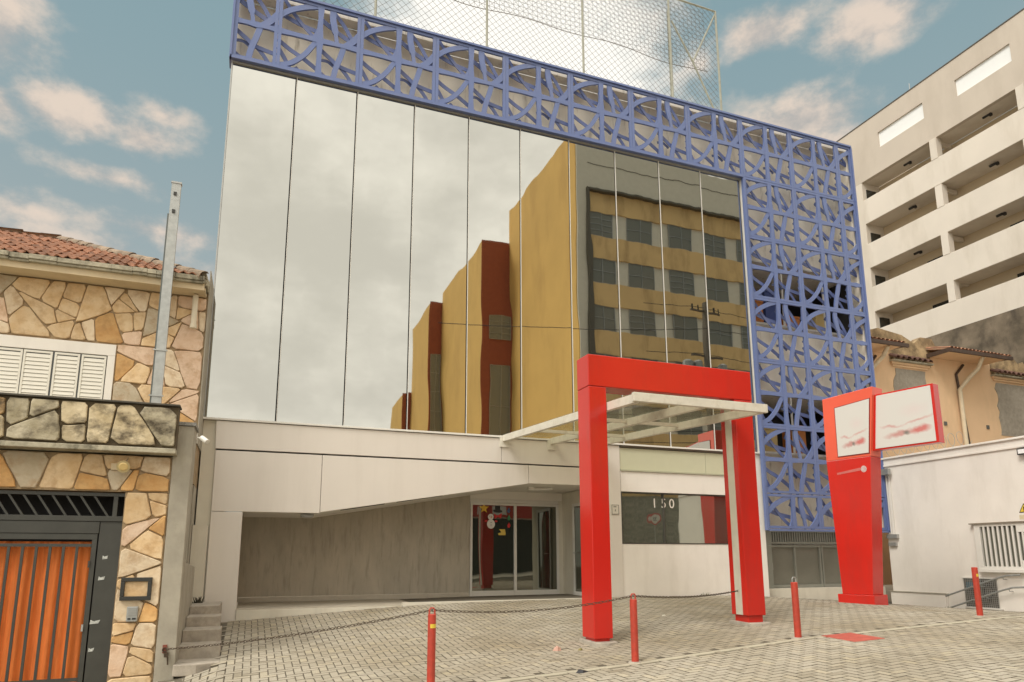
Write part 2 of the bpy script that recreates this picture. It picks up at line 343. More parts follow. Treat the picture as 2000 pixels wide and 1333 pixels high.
# paving: bed of sand, then herringbone concrete pavers
pave = sheet('pavement', fr(-8, 24, 128), fr(-12.6, 2.2, 58), lambda x, y: ground(x, y)-.010, SAND)
def paver_material(name, use_attr):
    M = bpy.data.materials.new(name); M.use_nodes = True; nt = M.node_tree; N = nt.nodes; L = nt.links; p = N['Principled BSDF']; p.inputs['Roughness'].default_value = .85
    if use_attr:
        a = N.new('ShaderNodeAttribute'); a.attribute_name = 'tone'; src = a.outputs['Fac']
    else:
        a = N.new('ShaderNodeObjectInfo'); src = a.outputs['Random']
    rp = N.new('ShaderNodeValToRGB'); L.new(src, rp.inputs[0]); e = rp.color_ramp.elements
    e[0].position = 0; e[0].color = (.29, .255, .19, 1); e[1].position = 1; e[1].color = (.435, .385, .285, 1)
    k = rp.color_ramp.elements.new(.10); k.color = (.365, .33, .26, 1); k = rp.color_ramp.elements.new(.8); k.color = (.40, .36, .285, 1)
    g = N.new('ShaderNodeNewGeometry'); nz = N.new('ShaderNodeTexNoise'); nz.inputs['Scale'].default_value = .55; nz.inputs['Detail'].default_value = 6; L.new(g.outputs['Position'], nz.inputs['Vector'])
    mr = N.new('ShaderNodeMapRange'); mr.inputs['From Min'].default_value = .38; mr.inputs['From Max'].default_value = .66; L.new(nz.outputs['Fac'], mr.inputs['Value'])
    mx = N.new('ShaderNodeMix'); mx.data_type = 'RGBA'; mx.blend_type = 'MULTIPLY'; L.new(mr.outputs[0], mx.inputs[0]); L.new(rp.outputs[0], mx.inputs[6]); mx.inputs[7].default_value = (.74, .70, .62, 1)
    n2 = N.new('ShaderNodeTexNoise'); n2.inputs['Scale'].default_value = 60; n2.inputs['Detail'].default_value = 4; L.new(g.outputs['Position'], n2.inputs['Vector'])
    m2 = N.new('ShaderNodeMapRange'); m2.inputs['From Min'].default_value = .3; m2.inputs['From Max'].default_value = .7; m2.inputs['To Min'].default_value = .82; m2.inputs['To Max'].default_value = 1.1; L.new(n2.outputs['Fac'], m2.inputs['Value'])
    v = N.new('ShaderNodeVectorMath'); v.operation = 'SCALE'; L.new(mx.outputs[2], v.inputs[0]); L.new(m2.outputs[0], v.inputs['Scale']); L.new(v.outputs[0], p.inputs['Base Color'])
    b = N.new('ShaderNodeBump'); b.inputs['Strength'].default_value = .25; b.inputs['Distance'].default_value = .01; L.new(n2.outputs['Fac'], b.inputs['Height']); L.new(b.outputs[0], p.inputs['Normal'])
    return M
PAVI, PAVS = paver_material('paver_concrete', False), paver_material('paver_concrete_field', True)
def build_pavers():
    PW = .118; pv = []                     # (cx, cy, along_x)
    def field(x0, x1, y0, y1, ox, oy):
        nI, nJ = int((x1-x0)/PW)+3, int((y1-y0)/PW)+3
        for j in range(-1, nJ):
            for i in range(-1, nI):
                k = (i-j) % 4
                if k == 0: c = (x0+ox+(i+1)*PW, y0+oy+(j+.5)*PW, True)
                elif k == 3: c = (x0+ox+(i+.5)*PW, y0+oy+(j+1)*PW, False)
                else: continue
                if x0 <= c[0] <= x1 and y0+.05 <= c[1] <= y1-.05: pv.append(c)
    field(-.35, 18.5, -7.22, -.02, 0, 0)
    field(-3.2, -.36, -7.22, -4.05, .03, .02)
    field(-3.2, 18.5, -12.55, -7.36, .05, .04)
    sm = MB(); xs = fr(-3.2, 18.5, 60)
    for i in range(60):
        q = [(xs[i], -7.37), (xs[i+1], -7.37), (xs[i+1], -7.23), (xs[i], -7.23)]; sm.hexa([(x, y, ground(x, y)-.05) for x, y in q]+[(x, y, ground(x, y)-.001) for x, y in q])
    obj('edging_strip', sm, mat('sandy_edging', (.44, .40, .30), .9, var=.18, scale=5), pave)
    inv = cam.matrix_world.inverted(); f = 1335.07
    def size(c):
        p = inv @ Vector((c[0], c[1], ground(c[0], c[1])))
        if p.z > -.2: return -1
        u, w_ = 1000+f*p.x/-p.z, 846.5-f*p.y/-p.z
        if not (0 < u < 2000 and w_ < 1345): return -1
        d = (cam.location-Vector((c[0], c[1], 0)))
        return f/-p.z/(d.length**1.0)
    pv2 = sorted(pv, key=size, reverse=True); near = pv2[:300]; rest = pv2[300:]
    hx, hy, gap = PW, PW/2, .0036
    mb = MB(); c = .0052
    a, b = hx-gap, hy-gap
    mb.hexa([(-a, -b, -.03), (a, -b, -.03), (a, b, -.03), (-a, b, -.03), (-a, -b, -c), (a, -b, -c), (a, b, -c), (-a, b, -c)])
    mb.f.pop(0); mb.mi.pop(0); mb.f.pop(0); mb.mi.pop(0)
    o8 = len(mb.v); mb.v += [(-a+c, -b+c, 0), (a-c, -b+c, 0), (a-c, b-c, 0), (-a+c, b-c, 0)]
    mb.mi = [1]*len(mb.f)
    for q in ((4, 5, o8+1, o8), (5, 6, o8+2, o8+1), (6, 7, o8+3, o8+2), (7, 4, o8, o8+3)): mb.f.append(q); mb.mi.append(1)
    mb.f.append((o8, o8+1, o8+2, o8+3)); mb.mi.append(0)
    src = None
    def pose(cx, cyy, al):
        z = ground(cx, cyy); gx = (ground(cx+.1, cyy)-ground(cx-.1, cyy))/.2; gy = (ground(cx, cyy+.1)-ground(cx, cyy-.1))/.2
        n = Vector((-gx+random.gauss(0, .006), -gy+random.gauss(0, .006), 1)).normalized()
        q = Vector((0, 0, 1)).rotation_difference(n).to_matrix().to_4x4()
        return Matrix.Translation((cx, cyy, z+random.gauss(0, .0012))) @ q @ Matrix.Rotation((0 if al else math.pi/2)+random.gauss(0, .006), 4, 'Z')
    for cx, cyy, al in near:
        M = pose(cx, cyy, al)
        if src is None: src = o = obj('paver', mb, [PAVI, SAND], pave)
        else: o = src.copy(); COL.objects.link(o); o.parent = pave
        o.matrix_local = M
    big = MB(); tones = []
    for cx, cyy, al in rest:
        M = pose(cx, cyy, al); o_ = len(big.v); t = random.random()
        vs = [M @ Vector(p) for p in mb.v]; big.v += [tuple(p) for p in vs]
        for fc, q in zip(mb.f, mb.mi): big.f.append(tuple(o_+i for i in fc)); big.mi.append(q)
        tones += [t]*len(mb.f)
    o = obj('paver_field', big, [PAVS, SAND], pave, kind='stuff')
    at = o.data.attributes.new('tone', 'FLOAT', 'FACE'); at.data.foreach_set('value', tones)
build_pavers()

# ------------------------------------------------------------------ the main building
B = thing('office_building', 'mirror glass office building with blue lattice frame and concrete entrance recess', 'building', (8.7, 0, 0))
boxo('wall', (-1.09, 14.25, .38, 14, 3.97, 14.72), STAINW, B)   # upper body behind the lattice and the glass
for z0_, z1_ in ((3.97, 4.055), (5.925, 8.145), (10.155, 14.72)): boxo('wall', (14.255, 18.5, .38, 14, z0_, z1_), STAINW, B)
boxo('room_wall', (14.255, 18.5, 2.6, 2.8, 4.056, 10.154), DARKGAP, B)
boxo('side_wall', (-1.10, -1.02, .06, .37, 3.97, 12.6), CREAMWALL, B)
boxo('roof_slab', (-1.15, 18.55, .07, .38, 14.73, 14.83), STAINW, B)
boxo('side_wall', (18.42, 18.48, .02, .375, 1.75, 14.7), STAINW, B)
boxo('wall', (-1.12, -.835, .06, 8, -.9, 3.895), CREAMWALL, B)                    # left return wall
boxo('wall', (13.47, 13.86, .02, .6, -.3, 3.89), WHITE, B)
boxo('wall', (9.16, 13.46, .03, .5, -.35, 1.27), WHITE, B)
boxo('wall', (8.6, 18.5, .82, 9, -.5, 3.965), STAINW, B)
# mirror glass curtain wall
mb = MB(); mb.box(-1.08, 13.78, .045, .06, 3.95, 12.72); obj('backing_panel', mb, DARKGAP, B)
PWD = 1.487
for i in range(10):
    x0 = -1.10+i*PWD; x1 = x0+PWD-.045
    mb = MB(); cx, cz = (x0+x1)/2, 8.32; hw, hh = (x1-x0)/2, 4.375
    rz, rx = random.uniform(-.0032, .0032), random.uniform(-.0018, .0018)
    pts = []
    for yy in (0, .02):
        for dx, dz in ((-hw, -hh), (hw, -hh), (hw, hh), (-hw, hh)): pts.append((cx+dx, yy+dx*rz+dz*rx, cz+dz))
    mb.prism(pts[4:], pts[:4][::1]); g = obj('glass_panel', mb, GLASSM, B)
    if i:
        boxo('mullion', (x0-.016, x0-.003, -.012, .03, 3.95, 12.70), FRAMEW, B)
boxo('sill_trim', (-1.13, 13.80, -.05, .05, 3.90, 3.945), FRAMEW, B, bevel=.004)
mb = MB(); mb.box(-1.12, 13.82, -.06, .10, 12.705, 12.735); mb.box(-1.12, 13.82, -.03, .10, 12.66, 12.70); obj('head_trim', mb, ALU, B)
boxo('edge_trim', (-1.135, -1.105, -.02, .08, 3.95, 12.66), ALU, B)
boxo('edge_trim', (13.79, 13.83, -.03, .08, 3.95, 12.65), FRAMEW, B)
# entrance cladding
def panel(name, pts, m, y0=-.0, y1=.08, bevel=.006):
    mb = MB(); mb.prism([(x, y1, z) for x, z in pts], [(x, y0, z) for x, z in pts]); return obj(name, mb, m, B, bevel=bevel)
panel('fascia_panel', [(-.84, 3.27), (5.765, 3.27), (5.765, 3.885), (-.86, 3.885)], CLAD, y0=-.012)
panel('fascia_panel', [(5.775, 3.27), (8.79, 3.27), (8.79, 3.885), (5.775, 3.885)], CLAD, y0=-.012)
panel('cladding_panel', [(-.83, 1.915), (1.415, 1.915), (1.415, 3.235), (-.83, 3.235)], CLAD)
panel('cladding_panel', [(1.425, 1.935), (6.50, 2.765), (6.50, 3.235), (1.425, 3.235)], CLAD)
panel('cladding_panel', [(6.51, 2.77), (8.79, 2.78), (8.79, 3.235), (6.51, 3.235)], CLAD)
panel('cladding_leg', [(-.83, -.62), (-.20, -.62), (-.20, 1.905), (-.83, 1.905)], CLAD, y1=.6)
boxo('backing_panel', (-.82, 8.79, .085, .12, 3.0, 3.90), DARKGAP, B)
panel('pilaster', [(8.80, -.4), (9.15, -.4), (9.15, 3.885), (8.80, 3.885)], CLAD, y1=.5)
DY = 2.4
mb = MB()   # folded soffit
mb.prism([(-.20, .085, 1.93), (1.42, .085, 1.93), (6.5, .085, 2.785), (8.75, .085, 2.80), (8.75, .085, 2.99), (-.20, .085, 2.99)],
         [(-.20, DY+.4, 1.93), (1.42, DY+.4, 1.93), (6.5, DY+.4, 2.785), (8.75, DY+.4, 2.80), (8.75, DY+.4, 2.99), (-.20, DY+.4, 2.99)])
obj('soffit', mb, WHITE, B)
for a, b_ in ((1.9, 2.9), (3.2, 4.3)):
    mb = MB(); za, zb = 1.93+(a-1.42)*.1683, 1.93+(b_-1.42)*.1683
    mb.hexa([(a, .14, za-.012), (b_, .14, zb-.012), (b_, .26, zb-.012), (a, .26, za-.012), (a, .14, za+.01), (b_, .14, zb+.01), (b_, .26, zb+.01), (a, .26, za+.01)]); obj('light_slot', mb, DARKGAP, B)
mb = MB(); mb.box(1.05, 1.33, .5, .72, 1.86, 1.925); mb.box(1.10, 1.28, .42, .5, 1.84, 1.90); obj('light_fitting', mb, [ALU], B)
mb = MB(); mb.tube([(6.95, .9, 2.72), (7.3, .9, 2.74), (7.55, .9, 2.755)], .035, 8); mb.box(6.85, 6.99, .84, .96, 2.70, 2.78); obj('light_fitting', mb, FRAMEW, B)
boxo('concrete_wall', (-.24, 5.70, DY, DY+.3, -.02, 2.75), CONC, B)
mb = MB()
for k in range(5): mb.box(-.22+k*1.185, -.225+(k+1)*1.185, DY-.02, DY, -.14, -.025)
obj('skirting', mb, mat('skirting_stone', (.52, .47, .38), .6, var=.12, scale=4), B)
boxo('slab', (-.20, 8.75, .0, DY+.4, -.5, -.145), mat('slab_concrete', (.50, .45, .36), .75, var=.15, scale=3, grime=((.25, .21, .15), .4, 3, (1, 1, 1))), B)
boxo('kerb_strip', (-.19, 3.34, -.03, -.004, -.6, -.16), CREAMWALL, B)
boxo('kerb_strip', (3.345, 8.75, -.10, .06, -.6, -.092), CREAMWALL, B)
boxo('side_wall', (8.56, 8.75, .09, DY+.3, -.14, 2.78), CREAMWALL, B)
# glazed entrance
D = boxo('door_frame', (5.71, 8.42, DY+.02, DY+.10, 2.46, 2.56), FRAMEW, B)
mb = MB(); mb.box(5.715, 5.78, DY, DY+.09, -.14, 2.45); mb.box(7.02, 7.10, DY-.004, DY+.09, -.14, 2.45); mb.box(8.35, 8.42, DY, DY+.09, -.14, 2.45)
mb.box(5.785, 7.015, DY+.004, DY+.09, -.14, .02); mb.box(7.105, 8.345, DY+.004, DY+.09, -.14, .02); mb.box(5.785, 7.015, DY+.004, DY+.09, 2.39, 2.45); mb.box(7.105, 8.345, DY+.004, DY+.09, 2.39, 2.45)
obj('sash', mb, FRAMEW, D, bevel=.004)
boxo('header_panel', (5.71, 8.55, DY+.03, DY+.2, 2.565, 2.79), WHITE, B)
boxo('glass', (5.785, 7.015, DY+.03, DY+.045, .021, 2.389), DGLASS, D)
boxo('glass', (7.105, 8.345, DY+.03, DY+.045, .021, 2.389), DGLASS, D)
boxo('wall', (8.43, 8.555, DY+.02, DY+.2, -.14, 2.56), CREAMWALL, B)
# second leaf on the return wall
D2 = boxo('door_frame', (8.50, 8.555, .62, .70, -.14, 2.42), FRAMEW, B)
mb = MB(); mb.box(8.50, 8.555, 1.58, 1.66, -.14, 2.42); mb.box(8.50, 8.555, .705, 1.575, 2.34, 2.42); mb.box(8.50, 8.555, .705, 1.575, -.14, 0); obj('sash', mb, FRAMEW, D2)
boxo('glass', (8.53, 8.545, .705, 1.575, .001, 2.339), DGLASS, D2)
mb = MB(); mb.tube([(8.49, 1.50, 1.05), (8.44, 1.50, 1.05), (8.44, 1.36, 1.05)], .012, 6); obj('handle', mb, ALU, D2)
# right ground floor: pale green band, white band, strip window
boxo('green_panel', (9.16, 11.915, .02, .1, 3.25, 3.84), GREENP, B, bevel=.004)
boxo('green_panel', (11.925, 13.46, .02, .1, 3.25, 3.84), GREENP, B, bevel=.004)
mb = MB(); mb.box(9.16, 13.46, -.03, .1, 3.85, 3.895); obj('sill_trim', mb, mat('dark_bronze_trim', (.12, .10, .08), .35, metal=.6), B)
boxo('drip_trim', (9.16, 13.46, -.03, .1, 3.205, 3.245), mat('olive_trim', (.42, .42, .30), .4), B)
boxo('white_band', (9.16, 13.46, .0, .3, 2.655, 3.20), WHITE, B)
Wn = boxo('window_frame', (9.16, 13.46, .02, .14, 1.275, 1.30), mat('dark_window_frame', (.06, .055, .045), .4), B)
mb = MB(); mb.box(9.16, 13.46, .02, .14, 2.62, 2.65); mb.box(9.165, 9.19, .02, .14, 1.301, 2.619); mb.box(10.49, 10.51, .04, .14, 1.301, 2.619); mb.box(13.43, 13.455, .02, .14, 1.301, 2.619); obj('mullion', mb, MATS['dark_window_frame'], Wn)
boxo('pane', (9.19, 10.488, .09, .105, 1.301, 2.619), STRIPG, Wn)
boxo('pane', (10.512, 13.43, .09, .105, 1.301, 2.619), STRIPG, Wn)
VIN = mat('white_vinyl', (.75, .70, .62), .5)
for ch, xx in (('1', 10.23), ('5', 10.52), ('0', 10.78)):
    text('number_decal', ch, .36, (xx, .083, 2.36), (R(90), 0, 0), VIN, Wn, .002)
# garage front under the lattice
GREYM = mat('grey_gate_paint', (.27, .275, .235), .5, var=.10, scale=3)
GREYD = mat('dark_vent_recess', (.05, .05, .045), .8)
boxo('jamb', (13.87, 14.33, .35, .8, -.3, 1.70), GREYM, B)
V = boxo('vent_panel', (14.34, 18.45, .55, .60, 1.31, 1.71), GREYD, B)
mb = MB()
mb.box(14.34, 18.45, .50, .55, 1.66, 1.71); mb.box(14.34, 18.45, .50, .55, 1.31, 1.37)
obj('vent_frame', mb, GREYM, V)
mb = MB(); mb.box(0, .045, 0, .04, 0, .29); first = None
for k in range(46):
    x = 14.36+k*.0895
    if first is None:
        mb2 = MB(); mb2.box(x, x+.045, .50, .545, 1.371, 1.659); first = obj('vent_slat', mb2, GREYM, V); x0_ = x
    else: inst('vent_slat', first, V, (x-x0_, 0, 0))
for a, b_ in ((14.36, 16.38), (16.40, 18.42)):
    G = boxo('garage_gate', (a, b_, .60, .63, .03, 1.27), mat('grey_gate_sheet', (.21, .205, .165), .55, var=.12, scale=2), B)
    mb = MB(); mb.box(a, b_, .54, .60, 1.21, 1.28); mb.box(a, b_, .54, .60, .03, .11)
    for xx in (a, (a+b_)/2-.03, b_-.07): mb.box(xx, xx+.06, .545, .60, .111, 1.209)
    obj('gate_frame', mb, GREYM, G)
mb = MB(); mb.tube([(14.40, .52, .55), (14.40, .44, .55), (14.40, .44, .75)], .015, 6); obj('latch', mb, ALU, B)
boxo('threshold', (13.87, 18.5, .22, .8, -.75, .02), CREAMWALL, B)
# openings in the wall behind the lattice, with storage seen inside
def store(z0, z1):
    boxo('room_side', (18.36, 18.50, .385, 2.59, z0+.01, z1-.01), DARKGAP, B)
    mb = MB(); mb.box(14.25, 18.40, .30, .379, z0-.07, z0-.005); mb.box(14.25, 18.40, .32, .379, z1+.005, z1+.05); obj('opening_frame', mb, FRAMEW, B)
    for xx in (15.5, 17.2): boxo('opening_mullion', (xx, xx+.05, .39, .43, z0+.002, z1-.002), FRAMEW, B)
store(8.15, 10.15); store(4.06, 5.92)
OB = mat('orange_box', (.55, .20, .05), .6, var=.2); NB = mat('navy_box', (.05, .08, .25), .6); YB_ = mat('straw_box', (.60, .45, .20), .7)
for lab, x, z, w_, h, m_ in (('orange storage box left in the upper dark opening', 14.6, 8.15, .5, .9, OB), ('tall navy storage box in the upper dark opening', 15.2, 8.15, .45, 1.3, NB), ('orange storage box in the middle of the upper dark opening', 16.0, 8.15, .6, .55, OB),
                             ('straw coloured box at the right of the upper dark opening', 17.3, 8.15, .5, .8, YB_), ('straw coloured box left in the lower dark opening', 14.8, 4.06, .5, .8, YB_), ('orange storage box beside the mullion of the lower dark opening', 15.9, 4.06, .55, .95, OB)):
    bx_ = thing('storage_box', lab, 'box', (x, .9, z), 'boxes stored behind the lattice'); boxo('carton', (x, x+w_, .85, 1.3, z, z+h), m_, bx_, bevel=.01); boxo('lid', (x-.015, x+w_+.015, .84, 1.31, z+h+.001, z+h+.06), m_, bx_)

# ------------------------------------------------------------------ the blue lattice screen
LS = thing('lattice_screen_probe', '', '')
bpy.data.objects.remove(LS)
S = 1.0
mbL = MB()
mbL.box(-1.17, 18.52, -.14, -.04, 14.80, 14.86); mbL.box(-1.17, 13.84, -.14, -.04, 12.70, 12.77)
mbL.box(-1.19, -1.14, -.14, .30, 12.70, 14.86); mbL.box(13.80, 13.87, -.14, -.04, 1.68, 12.69); mbL.box(13.88, 18.52, -.14, -.04, 1.66, 1.72); mbL.box(18.49, 18.54, -.14, .50, 1.66, 14.79)
LAT = obj('lattice_screen', mbL, BLUE, B)
CH = 1.02   # cell height in the top band
def curve(pts, n=5):
    out = []
    for i in range(len(pts)-1):
        p0 = pts[max(i-1, 0)]; p1 = pts[i]; p2 = pts[i+1]; p3 = pts[min(i+2, len(pts)-1)]
        for k in range(n):
            t = k/n
            out.append(tuple(.5*((2*p1[d])+(-p0[d]+p2[d])*t+(2*p0[d]-5*p1[d]+4*p2[d]-p3[d])*t*t+(-p0[d]+3*p1[d]-3*p2[d]+p3[d])*t**3) for d in (0, 1)))
    out.append(pts[-1]); return out
FRONT = {'TL': [([(0, .40), (.25, .63), (.55, .80), (.8, .90), (1, .96)], .13), ([(1, .85), (.985, .5), (.95, .24), (.84, 0)], .10)],
         'TR': [([(.30, 1), (.30, .7), (.37, .35), (.43, 0)], [.15]*11+[.09]*5), ([(.62, 0), (.82, .2), (1, .46)], .15)],
         'BL': [([(0, .06), (.34, .2), (.64, .5), (.84, .82), (.95, 1)], .115)],
         'BR': [([(.60, 1), (.52, .68), (.42, .34), (.36, 0)], .13)]}
BACK = {'TL': [([(.12, 1), (.4, .62), (.72, .28), (1, .06)], .10), ([(0, .62), (.5, .44), (1, .34)], .12)],
        'TR': [([(.33, 1), (.6, .68), (.8, .36), (1, .05)], .11), ([(0, .74), (.45, .46), (1, .2)], .13)],
        'BL': [([(0, .86), (.3, .66), (.66, .48), (1, .26)], .115), ([(.02, .66), (.2, .38), (.40, 0)], .11), ([(.45, .24), (.6, .1), (.72, 0)], .10)],
        'BR': [([(0, .88), (.3, .66), (.5, .52), (1, .42)], .115), ([(.42, .62), (.7, .34), (.92, 0)], .10), ([(0, .28), (.2, .14), (.4, 0)], .11), ([(0, .6), (.22, .62), (.4, .5)], .08)]}
def tile_mesh(name, cells, ch, width=None):
    """cells: {(col,row): kind}; one cut sheet in front and the crossing strips welded behind it"""
    f = MB(); bk = []; cols = 1+max(c for c, r in cells); rows = 1+max(r for c, r in cells)
    W = width if width else cols*S
    eps = 0
    for (c, r), k in cells.items():
        for j, (pts, w) in enumerate(FRONT[k]):
            cv = [((c+u)*S, (r+v)*ch) for u, v in curve(pts)]
            cv = [(min(x, W), zz) for x, zz in cv if x <= W+.02]
            if len(cv) > 1: f.ribbon(cv, ([1.06*k for k in w[:len(cv)]] if isinstance(w, list) else 1.06*w), -.085-.0013*j, -.035)
        for j, (pts, w) in enumerate(BACK[k]):
            cv = [((c+u)*S, (r+v)*ch) for u, v in curve(pts)]
            cv = [(min(x, W), zz) for x, zz in cv if x <= W+.02]
            if len(cv) > 1: q = MB(); q.ribbon(cv, w*.95, .05+.020*j, .066+.020*j); bk.append(q)
    H = rows*ch
    # uprights and rails, a little wider at the knots
    nn = 8*rows
    for c in range(cols+1):
        x = min(c*S, W); edge = c in (0, cols)
        if edge:
            a, b_ = (x+.003, x+.085) if c == 0 else (x-.085, x-.003)
            f.box(a, b_, -.100, -.04, .0, H)
        else:
            pts = [(x, H*i/nn) for i in range(nn+1)]
            f.ribbon(pts, [.12+.05*abs(math.cos(math.pi*i/8))**3 for i in range(nn+1)], -.096, -.04)
    for r in range(rows+1):
        z = r*ch
        if r in (0, rows):
            a, b_ = (z+.003, z+.075) if r == 0 else (z-.075, z-.003)
            f.box(.0, W, -.098, -.042, a, b_)
        else:
            f.ribbon([(W*i/16, z) for i in range(17)], [.115+.045*abs(math.cos(math.pi*i/8))**3 for i in range(17)], -.094, -.04)
    return f, bk
def place_tiles(cells, ch, spots, width=None):
    f, bk = tile_mesh('t', cells, ch, width); first = None
    for x, z in spots:
        if first is None:
            first = [obj('lattice_tile', f, BLUE, None)]+[obj('inner_strip', q, BLUEB, None) for q in bk]; new = first
        else:
            new = [o.copy() for o in first]
            for o in new: COL.objects.link(o)
        for o in new: o.parent = LAT; o.location = Vector((x, 0, z))-root_loc(B)
ALL4 = {(0, 1): 'TL', (1, 1): 'TR', (0, 0): 'BL', (1, 0): 'BR'}
place_tiles({(0, 1): 'TR', (0, 0): 'BR'}, CH, [(-1.14, 12.76)])
place_tiles(ALL4, CH, [(-.14+2*k, 12.76) for k in range(9)])
place_tiles({(0, 1): 'TL', (0, 0): 'BL'}, CH, [(17.86, 12.76)], .64)
place_tiles(ALL4, 1.0, [(13.86+2*i, 12.755-2*(k+1)) for k in range(5) for i in range(2)])
place_tiles({(0, 1): 'TL', (0, 0): 'BL'}, 1.0, [(17.86, 12.755-2*(k+1)) for k in range(5)], .64)
place_tiles({(0, 0): 'TL', (1, 0): 'TR'}, 1.0, [(13.86, 1.735), (15.86, 1.735)])
place_tiles({(0, 0): 'TL'}, 1.0, [(17.86, 1.735)], .64)

# ------------------------------------------------------------------ roof net cage
NC = thing('net_cage', 'tall sports net on thin poles above the blue lattice parapet', 'net', (6, .5, 14.83))
for x in (-.9, 2.29, 5.48, 8.58, 11.75, 13.62):
    mb = MB(); mb.tube([(x, .45, 14.83), (x, .45, 19.1)], .035, 8); obj('pole', mb, NETP, NC)
mb = MB(); mb.tube([(12.02, .9, 14.83), (12.02, .9, 19.0)], .03, 8); obj('pole', mb, NETP, NC)
mb = MB(); mb.tube([(11.85, .46, 18.2), (12.6, .46, 16.9), (13.5, .46, 15.0)], .03, 6); obj('brace', mb, NETP, NC)
mb = MB(); mb.tube([(12.6, .46, 16.9), (13.58, .46, 18.95)], .03, 6); obj('brace', mb, NETP, NC)
mb = MB(); mb.tube([(-.9, .45, 19.1), (13.62, .45, 19.1)], .03, 6); obj('top_rail', mb, NETP, NC)
def net():
    mb = MB(); X0, X1, Z0, Z1, sp, r = -.9, 13.6, 14.85, 19.08, .155, .0048
    def strand(a, b_, y):
        n = max(2, int((Vector(b_)-Vector(a)).length/1.2)); pts = []
        for i in range(n+1):
            t = i/n; x = a[0]+(b_[0]-a[0])*t; z = a[1]+(b_[1]-a[1])*t
            pts.append((x+.02*math.sin(z*3.1+x*.7), y+.05*math.sin(x*1.3+z), z+.018*math.sin(x*2.3+z*1.1)))
        mb.tube(pts, r, 3)
    k = X0-(Z1-Z0)
    while k < X1:
        for s_ in (1, -1):
            if s_ == 1:
                a = (k, Z0); b_ = (k+Z1-Z0, Z1)
                if a[0] < X0: a = (X0, Z0+X0-a[0])
                if b_[0] > X1: b_ = (X1, Z0+X1-k)
            else:
                a = (k, Z1); b_ = (k+Z1-Z0, Z0)
                if a[0] < X0: a = (X0, Z1-(X0-k))
                if b_[0] > X1: b_ = (X1, Z1-(X1-k))
            strand(a, b_, .50)
        k += sp*1.414
    # the sagging upper net, hung square
    lowz = lambda x: 16.82+.05*math.cos(x*1.9)+.04*math.sin(x*.9)
    x = X0
    while x < 13.3: strand((x, lowz(x)), (x, Z1), .62); x += sp
    z = 16.9
    while z < Z1:
        seg = [x0 for x0 in fr(X0, 13.3, 40)]
        pts = [(x, .62+.03*math.sin(x*2), z+.02*math.sin(x*3)) for x in seg if lowz(x) < z]
        if len(pts) > 2: mb.tube(pts, r, 3)
        z += sp
    obj('netting', mb, NETM, NC, kind='stuff')
    mb = MB(); mb.tube([(x, .62, lowz(x)) for x in fr(X0, 13.3, 90)], .010, 5); obj('edge_rope', mb, NETM, NC)
net()

# ------------------------------------------------------------------ red gateway and glass canopy
RG = thing('red_gateway', 'tall red portal frame standing in front of the entrance canopy', 'gateway', (7.2, -5.3, -.5))
WSTR = mat('white_stripe', (.66, .62, .52), .5, var=.1, grime=((.4, .33, .24), .3, 3, (1, 1, .3)))
for (x0, x1, zb) in ((5.425, 5.775, -.42), (8.56, 8.97, -.14)):
    d = .45
    mb = MB(); mb.box(x0, x1, -5.5, -5.5+d, zb+.0, 3.905); lg = obj('leg', mb, RED, RG, bevel=.012)
    boxo('leg_base', (x0+.04, x1-.04, -5.46, -5.5+d-.04, zb-.16, zb), RED, lg, bevel=.008)
    mb = MB(); z = ground((x0+x1)/2, -5.3)
    mb.prism([(x0-.04, -5.62, z-.1), (x0+.2, -5.66, z-.1), (x1+.06, -5.58, z-.1), (x1+.05, -5.0, z-.1), (x0-.06, -5.0, z-.1)],
             [(x0-.03, -5.60, z+.035), (x0+.2, -5.64, z+.03), (x1+.05, -5.56, z+.035), (x1+.04, -5.02, z+.05), (x0-.05, -5.02, z+.05)]); obj('footing', mb, STEP, RG, bevel=.01)
    if x0 > 8: boxo('white_stripe', (x0-.012, x0+.01, -5.37, -5.19, zb+.01, 3.90), WSTR, lg)
    else: boxo('white_stripe', (x1-.01, x1+.012, -5.37, -5.19, zb+.01, 3.90), WSTR, lg)
boxo('beam', (5.42, 8.975, -5.505, -5.05, 3.91, 4.49), RED, RG, bevel=.012)

CN = thing('glass_canopy', 'white framed glass canopy reaching from the facade through the red portal', 'canopy', (7, -3.2, 3.6))
zt = lambda y: 3.96+(y+.05)*.060       # top of the rafters along the slope
for x in (5.83, 7.14, 8.38):
    mb = MB(); a, b_ = -.05, -6.42
    mb.hexa([(x-.045, b_, zt(b_)-.15), (x+.045, b_, zt(b_)-.15), (x+.045, a, zt(a)-.16), (x-.045, a, zt(a)-.16), (x-.045, b_, zt(b_)), (x+.045, b_, zt(b_)), (x+.045, a, zt(a)), (x-.045, a, zt(a))])
    rf = obj('rafter', mb, CANW, CN, bevel=.006)
    boxo('bracket', (x-.12, x+.12, -.046, -.016, 3.66, 3.95), CANW, rf)
mb = MB(); b_ = -6.42; mb.box(5.74, 8.47, b_-.07, b_-.001, zt(b_)-.14, zt(b_)+.012); obj('front_rail', mb, CANW, CN, bevel=.006)
for yy in (-1.7, -3.9):
    for xa, xb in ((5.877, 7.093), (7.187, 8.333)):
        mb = MB(); mb.box(xa, xb, yy-.03, yy+.03, zt(yy)-.09, zt(yy)-.02); obj('purlin', mb, CANW, CN)
for xa, xb in ((5.80, 7.135), (7.145, 8.41)):
    mb = MB(); a, b_ = -.04, -6.46
    mb.hexa([(xa, b_, zt(b_)+.014), (xb, b_, zt(b_)+.014), (xb, a, zt(a)+.004), (xa, a, zt(a)+.004), (xa, b_, zt(b_)+.024), (xb, b_, zt(b_)+.024), (xb, a, zt(a)+.014), (xa, a, zt(a)+.014)]); obj('glass_pane', mb, CANG, CN)

